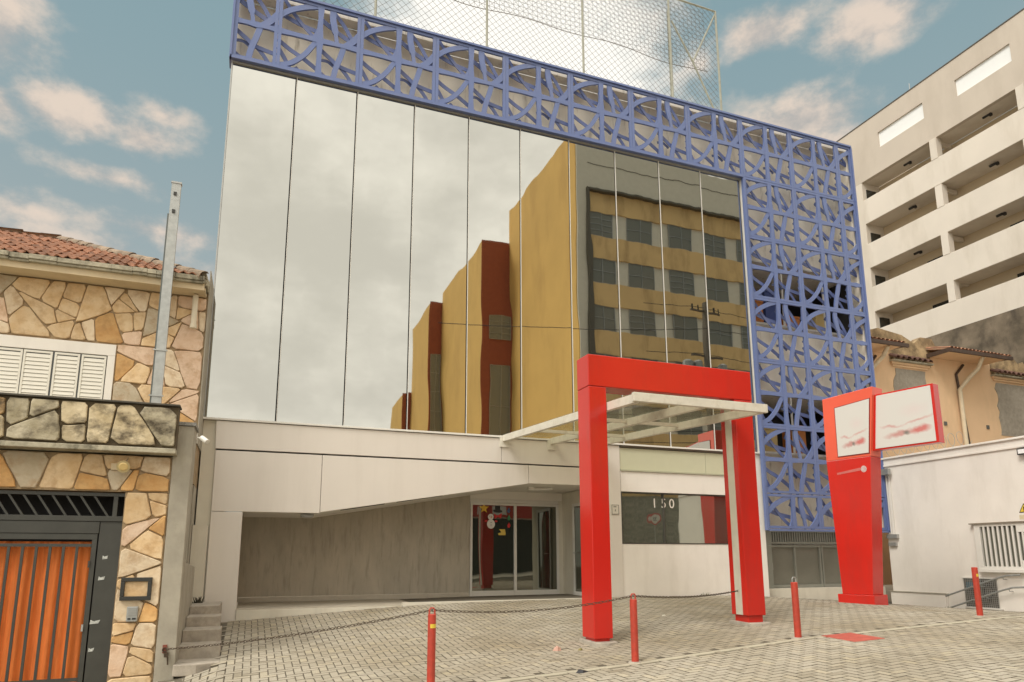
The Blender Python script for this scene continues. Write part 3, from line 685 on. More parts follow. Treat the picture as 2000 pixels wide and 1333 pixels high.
# ------------------------------------------------------------------ sign pylon
PP = Vector((14.17, -3.2, -.25)); pu = Vector((.225, -.974, 0)).normalized(); pw = Vector((.974, .225, 0)).normalized()
def pl(u, w_, z): return PP+pu*u+pw*w_+Vector((0, 0, z+.25))
PY = thing('sign_pylon', 'leaning red totem with a white sign box projecting from its head', 'sign', tuple(pl(-.4, .3, -.25)))
def lpr(name, prof, w0, w1, m, parent, bevel=.01):
    mb = MB(); mb.prism([pl(u, w1, z) for u, z in prof], [pl(u, w0, z) for u, z in prof]); return obj(name, mb, m, parent, bevel=bevel)
lpr('base', [(-.90, -.45), (.03, -.45), (.03, .0), (-.90, .0)], .0, .62, RED, PY)
sh = lpr('shaft', [(-.80, .003), (-.02, .003), (.25, 3.38), (-.93, 3.38)], .05, .53, RED, PY)
hd = lpr('head', [(-.93, 3.385), (.25, 3.385), (.46, 5.12), (-.90, 5.04)], .05, .53, REDORANGE, PY)
SIGNW = bpy.data.materials.new('sign_face_print'); SIGNW.use_nodes = True
def sign_print():
    nt = SIGNW.node_tree; N = nt.nodes; L = nt.links; p = N['Principled BSDF']; p.inputs['Roughness'].default_value = .3
    uv = N.new('ShaderNodeUVMap'); sep = N.new('ShaderNodeSeparateXYZ'); L.new(uv.outputs[0], sep.inputs[0])
    def m(op, a, b=None):
        n = N.new('ShaderNodeMath'); n.operation = op
        for i, v in enumerate((a, b)):
            if v is None: continue
            if isinstance(v, (int, float)): n.inputs[i].default_value = v
            else: L.new(v, n.inputs[i])
        return n.outputs[0]
    nz = N.new('ShaderNodeTexNoise'); nz.inputs['Scale'].default_value = 9; nz.inputs['Detail'].default_value = 5; L.new(uv.outputs[0], nz.inputs['Vector'])
    wob = m('MULTIPLY', m('SUBTRACT', nz.outputs['Fac'], .5), .10)
    def stroke(u0, v0, hl, hw, slope, soft):
        du = m('SUBTRACT', sep.outputs[0], u0); dv = m('ADD', m('SUBTRACT', m('SUBTRACT', sep.outputs[1], v0), m('MULTIPLY', du, slope)), wob)
        a = m('POWER', m('DIVIDE', du, hl), 2); b = m('POWER', m('DIVIDE', dv, hw), 2)
        d = m('SQRT', m('ADD', a, b)); r = N.new('ShaderNodeMapRange'); r.inputs['From Min'].default_value = 1.0; r.inputs['From Max'].default_value = 1-soft; L.new(d, r.inputs['Value']); return r.outputs[0]
    cur = None
    def lay(f, col, amt):
        nonlocal cur
        mx = N.new('ShaderNodeMix'); mx.data_type = 'RGBA'; L.new(m('MULTIPLY', f, amt), mx.inputs[0])
        if cur is None: mx.inputs[6].default_value = (.64, .62, .58, 1)
        else: L.new(cur, mx.inputs[6])
        mx.inputs[7].default_value = (*col, 1); cur = mx.outputs[2]
    lay(stroke(.30, .37, .22, .035, -.12, .8), (.55, .20, .19), .6)
    lay(stroke(.75, .42, .35, .030, .22, .9), (.55, .14, .13), .55)
    lay(stroke(.45, .22, .33, .07, .12, .7), (.50, .18, .16), .75)
    lay(stroke(.78, .25, .20, .09, .12, .6), (.55, .08, .07), .8)
    lay(stroke(.55, .22, .07, .05, 0, .8), (.12, .16, .14), .8)
    lay(stroke(.70, .62, .30, .16, 0, 1), (.68, .50, .50), .35)
    L.new(cur, p.inputs['Base Color'])
sign_print()
def face_uv(o, quad):
    uvl = o.data.uv_layers.new(name='UVMap'); e1 = quad[1]-quad[0]; e2 = quad[3]-quad[0]; off = root_loc(o)
    for lp in o.data.loops:
        d = Vector(o.data.vertices[lp.vertex_index].co)+off-quad[0]; uvl.data[lp.index].uv = (d.dot(e1)/e1.length_squared, d.dot(e2)/e2.length_squared)
# sign set into the head
q = [(-.58, 3.47), (.22, 3.47), (.36, 4.82), (-.56, 4.74)]
fr_ = lpr('sign_frame', [(-.60, 3.45), (.24, 3.45), (.38, 4.84), (-.58, 4.76)], .038, .049, mat('dark_red_trim', (.22, .02, .015), .4), hd, .002)
o = lpr('sign_face', q, .030, .0375, SIGNW, fr_, 0); face_uv(o, [pl(q[0][0], .03, q[0][1]), pl(q[1][0], .03, q[1][1]), None, pl(q[3][0], .03, q[3][1])])
bx = lpr('sign_box', [(.24, 3.52), (1.82, 3.52), (1.82, 4.92), (.44, 4.92)], .16, .42, RED, PY, .006)
q = [(.34, 3.56), (1.76, 3.56), (1.76, 4.88), (.48, 4.88)]
o = lpr('sign_face', q, .148, .158, SIGNW, bx, 0); face_uv(o, [pl(.34, .148, 3.56), pl(1.76, .148, 3.56), None, pl(.34, .148, 4.88)])
o = lpr('smudged_mark', [(-.66, 3.00), (-.05, 3.05), (.02, 3.09), (-.05, 3.12), (-.66, 3.05)], .046, .0495, mat('pink_smear', (.62, .16, .14), .5, var=.2, scale=8), sh, 0)
mb = MB(); c = pl(.05, .045, 3.08); ring = [c+pu*(.075*math.cos(t*math.pi/5))+Vector((0, 0, .085*math.sin(t*math.pi/5))) for t in range(10)]
mb.prism([p_+pw*.0045 for p_ in ring], ring); obj('smudged_mark', mb, mat('grey_smear', (.50, .30, .28), .5, col2=(.62, .5, .48), scale=18), sh)

# ------------------------------------------------------------------ bollards and chains
def bollard(x, y, h, label, loop, tilt=0.0, stick=True):
    z = ground(x, y); b = thing('bollard', label, 'bollard', (x, y, z), 'red steel bollards along the pavement edge')
    mb = MB(); t = tilt
    mb.tube([(x, y, z-.05), (x+t*.5, y, z+h*.5), (x+t, y, z+h-.006), (x+t, y, z+h)], [.052, .052, .052, .046], 16); obj('post', mb, BOLRED, b, smooth=False)
    if loop:
        mb = MB(); mb.tube([(x+t-.035, y, z+h-.01), (x+t-.035, y, z+h+.05), (x+t-.02, y, z+h+.075), (x+t+.02, y, z+h+.075), (x+t+.035, y, z+h+.05), (x+t+.035, y, z+h-.01)], .011, 6); obj('chain_loop', mb, BOLRED if loop == 1 else GALV, b)
    if stick:
        mb = MB()
        for k in range(6):
            a0, a1 = R(-125+k*16), R(-125+(k+1)*16)
            p = [(x+t+.0535*math.cos(a), y+.0535*math.sin(a)) for a in (a0, a1)]
            mb.poly([(p[0][0], p[0][1], z+h-.17), (p[1][0], p[1][1], z+h-.17), (p[1][0], p[1][1], z+h-.12), (p[0][0], p[0][1], z+h-.12)])
        obj('sticker', mb, YEL, b)
    mb = MB(); mb.prism([(x+.11*math.cos(k*.63), y+.11*math.sin(k*.63), z-.02) for k in range(10)], [(x+.09*math.cos(k*.63), y+.09*math.sin(k*.63), z+.008) for k in range(10)]); obj('footing', mb, STEP, b)
    return Vector((x+t, y, z+h+.05))
tops = [bollard(2.23, -7.2, .90, 'red chained bollard nearest the concrete steps, cut off by the picture edge', 1),
        bollard(5.18, -7.2, .86, 'red chained bollard in front of the left leg of the portal', 1, .0, False),
        bollard(8.11, -7.2, .85, 'red bollard with a bare steel loop beside the right leg of the portal', 2, .0, False),
        bollard(12.65, -6.9, .88, 'red bollard without chain in front of the sloping handrails', 0)]
mb0 = MB(); ring = []
for k in range(10):
    a = 2*math.pi*k/10; ring.append((.032*math.cos(a), 0, .015*math.sin(a)))
mb0.tube(ring, .0054, 4, closed=True)
def chain(a, b_, sag, label):
    a, b_ = Vector(a), Vector(b_); n = int((b_-a).length/.054); mb = MB()
    P = lambda t: a.lerp(b_, t)-Vector((0, 0, sag*4*t*(1-t)))
    for i in range(n):
        t0, t1 = i/n, (i+1)/n; p = P((t0+t1)/2); d = (P(t1)-P(t0)).normalized()
        q = Vector((1, 0, 0)).rotation_difference(d).to_matrix().to_4x4() @ Matrix.Rotation((math.pi/2 if i % 2 else 0)+random.uniform(-.2, .2)+.5, 4, 'X')
        o_ = len(mb.v); mb.v += [tuple(p+(q @ Vector(v))) for v in mb0.v]
        for f in mb0.f: mb.f.append(tuple(o_+k for k in f)); mb.mi.append(0)
    tag(obj('chain', mb, CHAIN), label, 'chain', 'rusty chains between the bollards')
HOOK = (-1.10, -4.06, -.44)
chain(HOOK, tops[0], .06, 'rusty chain from the wall hook by the steps to the first bollard')
chain(tops[0], tops[1], .10, 'rusty chain slung between two red bollards before the portal leg')
chain(tops[1], (8.555, -5.28, .30), .06, 'rusty chain running from a bollard to the right portal leg')
# plate and litter
x, y = 8.78, -7.62; mb = MB()
mb.prism([(x+dx, y+dy, ground(x+dx, y+dy)-.01) for dx, dy in ((-.34, -.36), (.26, -.36), (.34, .36), (-.26, .36))], [(x+dx, y+dy, ground(x+dx, y+dy)+.006) for dx, dy in ((-.34, -.36), (.26, -.36), (.34, .36), (-.26, .36))])
tag(obj('cover_plate', mb, mat('red_cover_paint', (.50, .10, .065), .6, var=.3, scale=6)), 'flat red painted cover plate set in the paving', 'cover plate')
def litter(name, x, y, pts, h, m, label, cat):
    z = ground(x, y); mb = MB(); mb.prism([(x+a, y+b_, z+.002) for a, b_ in pts], [(x+a*.7+.01, y+b_*.7, z+h*(1+.5*math.sin(i*2))) for i, (a, b_) in enumerate(pts)]); tag(obj(name, mb, m), label, cat)
litter('plastic_lid', 4.22, -7.42, [(-.09, -.02), (.0, -.06), (.11, -.01), (.08, .05), (-.04, .05)], .025, mat('black_plastic', (.015, .015, .02), .4), 'small black plastic lid lying on the paving seam', 'litter')
litter('paper_scrap', 4.72, -5.55, [(-.08, 0), (-.01, -.05), (.06, -.03), (.09, .03), (.0, .05)], .05, mat('pink_paper', (.60, .36, .28), .8, var=.2, scale=20), 'crumpled pinkish paper scrap left of the portal foot', 'litter')
litter('dry_leaf', 8.0, -3.6, [(-.05, 0), (0, -.03), (.06, .0), (.0, .03)], .02, mat('pale_leaf', (.70, .66, .55), .8), 'pale scrap lying on the paving before the white wall', 'litter')
litter('dry_leaf', 5.03, -5.75, [(-.04, 0), (0, -.03), (.05, .0), (.0, .03)], .03, mat('brown_leaf', (.25, .21, .08), .8), 'small dry brown leaf beside the portal footing', 'litter')

# ------------------------------------------------------------------ window stickers, plaque, security camera
def decal(name, pts, m, label, cat, y=DY+.022):
    mb = MB(); mb.prism([(x, y+.003, z) for x, z in pts], [(x, y, z) for x, z in pts]); return tag(obj(name, mb, m), label, cat)
st = [(6.12+(.15 if k % 2 == 0 else .065)*math.sin(k*math.pi/5), 2.30+(.15 if k % 2 == 0 else .065)*math.cos(k*math.pi/5)) for k in range(10)]
decal('star_sticker', st, mat('gold_sticker', (.70, .45, .05), .5), 'gold star sticker at the top of the glass door', 'sticker')
SM = thing('snowman_sticker', 'white snowman sticker with a top hat on the glass door', 'sticker', (6.32, DY+.02, 1.9))
def disc(name, cx, cz, rx, rz, m, parent, y, n=18):
    mb = MB(); p = [(cx+rx*math.cos(2*math.pi*k/n), cz+rz*math.sin(2*math.pi*k/n)) for k in range(n)]
    mb.prism([(x, y+.003, z) for x, z in p], [(x, y, z) for x, z in p]); return obj(name, mb, m, parent)
SNOW = mat('snow_white_vinyl', (.75, .73, .68), .5); BLK = mat('black_vinyl', (.02, .02, .02), .5); REDV = mat('red_vinyl', (.55, .03, .03), .5); GRV = mat('green_vinyl', (.04, .22, .10), .5)
disc('belly', 6.33, 1.86, .12, .13, SNOW, SM, DY+.021); disc('head', 6.32, 2.06, .085, .085, SNOW, SM, DY+.017)
for zz in (1.90, 1.83): disc('button', 6.33, zz, .013, .013, BLK, SM, DY+.015, 8)
for dx in (-.03, .03): disc('eye', 6.32+dx, 2.08, .010, .012, BLK, SM, DY+.013, 8)
disc('nose', 6.34, 2.05, .03, .012, mat('carrot_vinyl', (.7, .2, .02), .5), SM, DY+.012, 8)
for s_ in (-1, 1): disc('mitten', 6.33+s_*.15, 1.94, .045, .03, REDV, SM, DY+.021, 10)
decal('hat_sticker', [(6.40, 2.26), (6.42, 2.20), (6.55, 2.18), (6.66, 2.20), (6.66, 2.25), (6.60, 2.26), (6.61, 2.42), (6.45, 2.43), (6.46, 2.27)], BLK, 'black top hat sticker above the snowman on the door', 'sticker')
decal('bow_sticker', [(6.42, 2.16), (6.52, 2.10), (6.66, 2.17), (6.63, 2.02), (6.53, 2.07), (6.44, 2.00)], REDV, 'red bow sticker under the hat on the door', 'sticker')
decal('boot_sticker', [(6.57, 1.72), (6.75, 1.72), (6.77, 1.60), (6.76, 1.55), (6.56, 1.55), (6.54, 1.60), (6.64, 1.63)][::1], mat('yellow_vinyl', (.68, .50, .10), .5), 'yellow boot sticker low on the glass door', 'sticker')
for zz, m_, nm in ((2.25, mat('blue_vinyl', (.05, .12, .25), .5), 'blue'), (2.04, GRV, 'green'), (1.83, REDV, 'red')):
    decal('bauble_sticker', [(6.87, zz+.09), (6.92, zz), (6.89, zz-.07), (6.84, zz-.07), (6.82, zz)], m_, nm+' bauble sticker in the column hanging on the door', 'sticker')
PQ = thing('wall_plaque', 'small square notice plate on the grey pilaster beside the portal leg', 'sign', (8.96, -.01, 2.16))
boxo('plate', (8.845, 9.075, -.018, -.001, 2.03, 2.30), mat('plate_white', (.62, .58, .50), .5), PQ, bevel=.006)
mb = MB(); [mb.box(*d) for d in ((8.855, 9.065, -.021, -.0185, 2.28, 2.29), (8.855, 9.065, -.021, -.0185, 2.04, 2.05), (8.855, 8.865, -.021, -.0185, 2.051, 2.279), (9.055, 9.065, -.021, -.0185, 2.051, 2.279))]; obj('border', mb, BLK, PQ)
mb = MB(); [mb.box(*d) for d in ((8.91, 8.93, -.021, -.0185, 2.225, 2.25), (8.94, 8.96, -.021, -.0185, 2.225, 2.25), (8.97, 8.99, -.021, -.0185, 2.225, 2.25), (8.94, 8.98, -.021, -.0185, 2.12, 2.128), (8.952, 8.968, -.021, -.0185, 2.129, 2.17))]; obj('print', mb, BLK, PQ)
CC = thing('security_camera', 'white bullet security camera on an arm at the left wall', 'camera', (-1.0, -2.9, 2.98))
mb = MB(); mb.tube([(-1.02, -2.9, 3.03), (-.96, -2.92, 3.01), (-.92, -2.95, 3.0)], .012, 6); mb.box(-1.03, -1.0, -2.94, -2.86, 2.99, 3.07); obj('arm', mb, FRAMEW, CC)
mb = MB(); mb.tube([(-.93, -2.9, 3.02), (-.92, -2.91, 3.015), (-.82, -3.02, 2.93), (-.815, -3.025, 2.926)], [.03, .045, .045, .036], 12); obj('housing', mb, FRAMEW, CC)

# ------------------------------------------------------------------ crazy-paving stone facing
def clip(poly, nx, nz, d):
    out = []; n = len(poly)
    for i in range(n):
        a, b_ = poly[i], poly[(i+1) % n]; da = a[0]*nx+a[1]*nz-d; db = b_[0]*nx+b_[1]*nz-d
        if da <= 0: out.append(a)
        if (da < 0) != (db < 0) and da != db:
            t = da/(da-db); out.append((a[0]+(b_[0]-a[0])*t, a[1]+(b_[1]-a[1])*t))
    return out
def crazy(x0, x1, z0, z1, size, yf, mats, weights, parent, seed, joint=.0055, depth=.035, sx=1.0):
    rnd = random.Random(seed); todo = [[(x0, z0), (x1, z0), (x1, z1), (x0, z1)]]; done = []
    area = lambda p: abs(sum(p[i][0]*p[(i+1) % len(p)][1]-p[(i+1) % len(p)][0]*p[i][1] for i in range(len(p))))/2
    while todo:
        p = todo.pop()
        if area(p) < size*size*sx*rnd.choice((.45, .8, 1.1, 1.7)): done.append(p); continue
        cx = sum(q[0] for q in p)/len(p); cz = sum(q[1] for q in p)/len(p)
        ax = sum((q[0]-cx)**2 for q in p); az_ = sum((q[1]-cz)**2 for q in p); axz = sum((q[0]-cx)*(q[1]-cz) for q in p)
        th = .5*math.atan2(2*axz, ax-az_)+rnd.gauss(0, .38)       # cut across the long side
        nx_, nz_ = math.cos(th), math.sin(th); r_ = math.sqrt(area(p)); d = (cx+rnd.uniform(-.14, .14)*r_)*nx_+(cz+rnd.uniform(-.14, .14)*r_)*nz_
        h1, h2 = clip(p, nx_, nz_, d), clip(p, -nx_, -nz_, -d)
        if len(h1) < 3 or len(h2) < 3: done.append(p); continue
        todo += [h1, h2]
    for poly in done:
        if area(poly) < .004: continue
        # inset for the joint
        cx = sum(p[0] for p in poly)/len(poly); cz = sum(p[1] for p in poly)/len(poly); ins = poly[:]
        for i in range(len(poly)):
            a, b_ = poly[i], poly[(i+1) % len(poly)]; ex, ez = b_[0]-a[0], b_[1]-a[1]; l = math.hypot(ex, ez)
            if l < 1e-6: continue
            n_ = (ez/l, -ex/l); d = a[0]*n_[0]+a[1]*n_[1]-joint*rnd.uniform(.35, 1.0); ins = clip(ins, n_[0], n_[1], d)
            if len(ins) < 3: break
        if len(ins) < 3: continue
        # roughen the outline: extra points pushed in and out
        cut = []
        for i in range(len(ins)):
            a, p, n_ = ins[i], ins[i-1], ins[(i+1) % len(ins)]; t1, t2 = rnd.uniform(.03, .22), rnd.uniform(.03, .22)
            cut += [(a[0]+(p[0]-a[0])*t1, a[1]+(p[1]-a[1])*t1), (a[0]+(n_[0]-a[0])*t2, a[1]+(n_[1]-a[1])*t2)]
        ins = cut; ring = []
        for i in range(len(ins)):
            a, b_ = ins[i], ins[(i+1) % len(ins)]; l = math.hypot(b_[0]-a[0], b_[1]-a[1])
            ca = (a[0]+(cx-a[0])*rnd.uniform(.01, .05), a[1]+(cz-a[1])*rnd.uniform(.01, .05)); ring.append(ca)
            if l > .14:
                for t in ((.5,) if l < .3 else (.33, .67)):
                    ring.append((a[0]+(b_[0]-a[0])*t+(cx-a[0])*rnd.uniform(.0, .05), a[1]+(b_[1]-a[1])*t+(cz-a[1])*rnd.uniform(.0, .05)))
        dp = depth*rnd.uniform(.65, 1.25); tl, tr = rnd.uniform(-.012, .012), rnd.uniform(-.012, .012)
        yy = lambda x, z: yf-dp+tl*(x-cx)*2+tr*(z-cz)*2
        mb = MB(); n = len(ring); b = .010
        outer = [(x, yf+.0, z) for x, z in ring]; mid = [(x, yy(x, z)+b, z) for x, z in ring]
        inn = [(x+(cx-x)*min(.4, b/max(.03, math.hypot(cx-x, cz-z))*1.3), yy(x, z), z+(cz-z)*min(.4, b/max(.03, math.hypot(cx-x, cz-z))*1.3)) for x, z in ring]
        mb.v = outer+mid+inn
        for i in range(n):
            j = (i+1) % n; mb.f.append((i, j, n+j, n+i)); mb.f.append((n+i, n+j, 2*n+j, 2*n+i)); mb.mi += [0, 0]
        mb.f.append(tuple(2*n+i for i in range(n))); mb.mi.append(0)
        obj('stone', mb, rnd.choices(mats, weights)[0], parent)

# ------------------------------------------------------------------ the stone house on the left
H = thing('stone_house', 'stone faced house with tiled roof and roof terrace over its gate', 'house', (-3, -2, -.8))
UY = -1.0     # upper wall plane
boxo('side_wall', (-8, -1.15, UY+.3, 8, -1.3, 2.39), CONCL, H)
boxo('yard_wall', (-1.14, -.86, -.30, -.02, -1.3, 1.6), CREAMWALL, H)
w1 = boxo('upper_wall', (-8, -1.15, UY+.01, 8, 2.4, 6.45), MORTAR, H)
WT = (5, 4, 2, .8, 3, 1)
crazy(-6.3, -1.16, 5.12, 6.28, .44, UY+.01, STONES, (7, 6, 1.2, .5, 3, .8), w1, 3, sx=1.05)
crazy(-2.72, -1.16, 3.30, 5.115, .50, UY+.01, STONES, (6, 5, 1.6, .3, 4, .4), w1, 5, sx=.95)
# eaves
boxo('soffit', (-8, -1.18, UY-.42, UY+.0, 6.30, 6.35), CREAM2, H)
boxo('fascia', (-8, -1.20, UY-.46, UY-.425, 6.29, 6.47), CREAM2, H)
rnd = random.Random(4); mb = MB(); x = -8
while x < -1.2:
    x2 = min(-1.2, x+rnd.uniform(.15, .5)); dz = rnd.uniform(-.015, .012); dy = rnd.uniform(-.012, .012)
    mb.box(x, x2-.002, UY-.56+dy, UY-.43, 6.47+dz, 6.56+dz*.5); mb.box(x, x2-.002, UY-.53+dy, UY-.43, 6.42+dz, 6.468+dz); x = x2
obj('gutter', mb, OLDC, H, bevel=.006)
mb = MB(); mb.tube([(-1.37, UY-.16, 6.27), (-1.37, UY-.16, 5.57)], .055, 12); mb.tube([(-1.37, UY-.16, 5.64), (-1.37, UY-.16, 5.56)], .065, 12); obj('drain_pipe', mb, mat('ivory_pipe', (.70, .63, .48), .4, var=.1), H)
mb = MB()
for k in range(9): mb.box(-1.30+rnd.uniform(-.05, .08), -1.18+rnd.uniform(0, .05), UY-.5+rnd.uniform(-.02, .3), UY-.1+rnd.uniform(0, .3), 6.40+k*.03, 6.46+k*.03+rnd.uniform(0, .05))
obj('broken_eave_end', mb, OLDC, H, bevel=.008)
boxo('party_strip', (-1.145, -1.125, UY-.02, .3, 3.2, 6.9), CONCL, H)
# hip roof with single tiles
TP = math.tan(R(27.5)); EY, EZ, EX = UY-.50, 6.56, -1.20
RT = boxo('roof', (-7.9, -1.5, UY+.2, 7.5, 6.45, 6.5), OLDC, H)
mb = MB(); Tt = 3.45
mb.poly([(-12, EY, EZ-.05), (EX, EY, EZ-.05), (EX-Tt, EY+Tt, EZ-.05+Tt*TP), (-12, EY+Tt, EZ-.05+Tt*TP)]); mb.poly([(EX, EY, EZ-.05), (EX, EY+2*Tt, EZ-.05), (EX-Tt, EY+Tt, EZ-.05+Tt*TP)])
mb.poly([(-12, EY+Tt, EZ-.05+Tt*TP), (EX-Tt, EY+Tt, EZ-.05+Tt*TP), (EX, EY+2*Tt, EZ-.05), (-12, EY+2*Tt, EZ-.05)])
obj('roof_deck', mb, ROOFT, RT)
tw, tl_ = .335, .41
mbt = MB(); nn = 12
for t_ in (0, 1):
    for r_ in range(2):
        for i in range(nn+1):
            u = i/nn; prof = .022*math.cos(u*4*math.pi)+(.012 if i in (0,) else 0); mbt.v.append((u*tw-tw/2, (tl_*1.12 if r_ else 0), prof+(.006 if r_ else .030)-(.022 if t_ else 0)))
W_ = nn+1
for i in range(nn):
    mbt.f.append((i, i+1, W_+i+1, W_+i)); mbt.f.append((2*W_+i, 3*W_+i, 3*W_+i+1, 2*W_+i+1)); mbt.f.append((i, 2*W_+i, 2*W_+i+1, i+1)); mbt.mi += [0, 0, 0]
tsrc = None; tiles = []
for r_ in range(10):
    yy = EY-.04+r_*tl_*math.cos(R(27.5)); zz = EZ+r_*tl_*math.sin(R(27.5)); n = 0
    x = EX-.10-(yy-EY)-(tw*.5 if r_ % 2 else 0)
    while x > -5.9: tiles.append((x-tw/2, yy, zz)); x -= tw
for x, yy, zz in tiles[:290]:
    lo = Vector((x+random.gauss(0, .006), yy+random.gauss(0, .008), zz+random.gauss(0, .004)))-root_loc(RT)
    if tsrc is None: tsrc = o = obj('tile', mbt, ROOFT, None); o.parent = RT
    else: o = tsrc.copy(); COL.objects.link(o); o.parent = RT
    o.location = lo; o.rotation_euler = (R(27.5)+random.gauss(0, .012), random.gauss(0, .012), random.gauss(0, .015))
def ridge(a, b_, n, parent, rr=.10):
    a, b_ = Vector(a), Vector(b_); src = None; d = (b_-a); L_ = d.length/n
    mb = MB(); k = 7
    for t_ in (0, 1):
        for xx, sc in ((0, 1.06), (L_*1.1, .9)):
            for i in range(k): th = math.pi*i/(k-1); q_ = rr*sc-(.014 if t_ else 0); mb.v.append((xx, q_*math.cos(th), q_*math.sin(th)*.8))
    for i in range(k-1): mb.f += [(i, i+1, k+i+1, k+i), (2*k+i, 3*k+i, 3*k+i+1, 2*k+i+1), (i, 2*k+i, 2*k+i+1, i+1)]; mb.mi += [0]*3
    for j in range(n):
        if src is None: src = o = obj('ridge_tile', mb, RIDGE, None); o.parent = parent
        else: o = src.copy(); COL.objects.link(o); o.parent = parent
        o.location = a+d*(j/n)+Vector((random.gauss(0, .012), random.gauss(0, .012), random.gauss(0, .012)))-root_loc(parent)
        o.rotation_euler = (Vector((1, 0, 0)).rotation_difference(d.normalized())).to_euler(); o.rotation_euler.x += random.gauss(0, .06)
ridge((EX-.02, EY-.02, EZ+.02), (EX-Tt, EY+Tt, EZ+Tt*TP+.02), 13, RT, .12)
ridge((EX-Tt, EY+Tt, EZ+Tt*TP+.02), (-8.5, EY+Tt, EZ+Tt*TP+.02), 10, RT, .12)
# shuttered window
WF = thing('probe', '', ''); bpy.data.objects.remove(WF)
mb = MB(); mb.box(-5.6, -2.73, UY-.03, UY+.2, 4.86, 5.09); mb.box(-2.86, -2.73, UY-.03, UY+.2, 3.3, 4.859); WF = obj('window_frame', mb, WHITE, H, bevel=.006)
boxo('window_recess', (-5.6, -2.87, UY-.002, UY+.008, 3.3, 4.855), WINDK, WF)
mb0s = None
for (xa, xb) in ((-5.30, -4.79), (-4.76, -4.27), (-4.255, -3.785), (-3.75, -3.33), (-3.30, -2.88)):
    mb = MB()
    for xx in (xa, xb-.035): mb.box(xx, xx+.035, UY-.022, UY-.003, 3.3, 4.84)
    mb.box(xa+.036, xb-.036, UY-.022, UY-.003, 4.80, 4.84)
    sh_ = obj('shutter', mb, SHUT, H)
    s0 = None; z = 4.78
    while z > 3.35:
        if s0 is None:
            mb = MB(); mb.hexa([(xa+.037, UY-.020, z-.072), (xb-.037, UY-.020, z-.072), (xb-.037, UY-.012, z-.072), (xa+.037, UY-.012, z-.072), (xa+.037, UY-.008, z), (xb-.037, UY-.008, z), (xb-.037, UY-.003, z), (xa+.037, UY-.003, z)])
            s0 = obj('slat', mb, SHUT, sh_); z_s = z
        else: inst('slat', s0, sh_, (random.gauss(0, .002), 0, z-z_s))
        z -= .078
# lower storey, slab, parapet
GY = -4.0
lw = boxo('lower_wall', (-8, -1.25, GY+.02, UY+.02, 1.93, 2.50), MORTAR, H)
lw2 = boxo('lower_wall', (-1.86, -1.25, GY+.02, UY, -1.3, 1.925), MORTAR, H)
crazy(-4.5, -1.26, 1.94, 2.50, .40, GY+.02, STONES, (4, 1.5, 4, .25, 1, 1.5), lw, 8, sx=1.5)
crazy(-1.855, -1.26, -1.1, 1.93, .44, GY+.02, STONES, (7, 3, 3.5, .4, 2, .2), lw2, 14)
boxo('terrace_slab', (-8, -1.18, GY-.28, UY+.02, 2.52, 2.60), OLDC, H, bevel=.01)
pr = boxo('parapet', (-8, -1.19, GY-.23, GY+.0, 2.605, 3.27), MORTARD, H)
crazy(-4.4, -1.20, 2.62, 3.26, .44, GY-.23, BSTONES, (3, 3, 2), pr, 23, joint=.012, depth=.05, sx=1.15)
mb = MB(); mb.box(-8, -1.17, GY-.29, GY+.03, 3.275, 3.305); obj('coping', mb, mat('dark_coping', (.10, .09, .07), .9, var=.4, scale=6), H, bevel=.006)
# gate, curtain and small fittings
GT = thing('metal_gate', 'charcoal metal gate with vertical bars and slanted transom bars', 'gate', (-2.8, -3.9, -.8))
boxo('jamb_panel', (-2.17, -1.87, -3.90, -3.86, -1.2, 1.47), GATE, GT, bevel=.004)
boxo('head_beam', (-6, -1.87, -3.92, -3.86, 1.475, 1.555), GATE, GT, bevel=.004)
boxo('lintel_beam', (-6, -2.175, -3.91, -3.85, 1.29, 1.47), GATE, GT, bevel=.004)
boxo('top_bar', (-6, -1.87, -3.92, -3.86, 1.86, 1.91), GATE, GT)
boxo('transom_post', (-2.02, -1.96, -3.915, -3.86, 1.556, 1.859), GATE, GT)
for k in range(13):
    x = -2.10-k*.185; mb = MB(); mb.hexa([(x, -3.905, 1.556), (x+.035, -3.905, 1.556), (x+.035, -3.865, 1.556), (x, -3.865, 1.556), (x-.20, -3.905, 1.859), (x-.165, -3.905, 1.859), (x-.165, -3.865, 1.859), (x-.20, -3.865, 1.859)]); obj('slanted_bar', mb, GATE, GT)
lf = boxo('gate_leaf', (-6, -2.19, -3.90, -3.86, 1.20, 1.285), GATE, GT)
mb = MB(); mb.box(-2.255, -2.19, -3.90, -3.86, -1.2, 1.199); mb.box(-6, -2.26, -3.895, -3.865, 1.09, 1.135); mb.box(-6, -2.26, -3.895, -3.865, -.86, -.81); obj('leaf_frame', mb, GATE, lf)
s0 = None
for k in range(14):
    x = -2.445-k*.173
    if s0 is None: mb = MB(); mb.box(x-.018, x+.018, -3.893, -3.868, -.809, 1.089); s0 = obj('bar', mb, GATE, lf); xs0 = x
    else: inst('bar', s0, lf, (x-xs0, 0, 0))
boxo('hinge', (-2.275, -2.25, -3.915, -3.90, .78, .88), GATE, lf); boxo('hinge', (-2.275, -2.25, -3.915, -3.90, -.15, -.05), GALV, lf)
STK = mat('torn_sticker', (.62, .64, .60), .7, var=.5, scale=30)
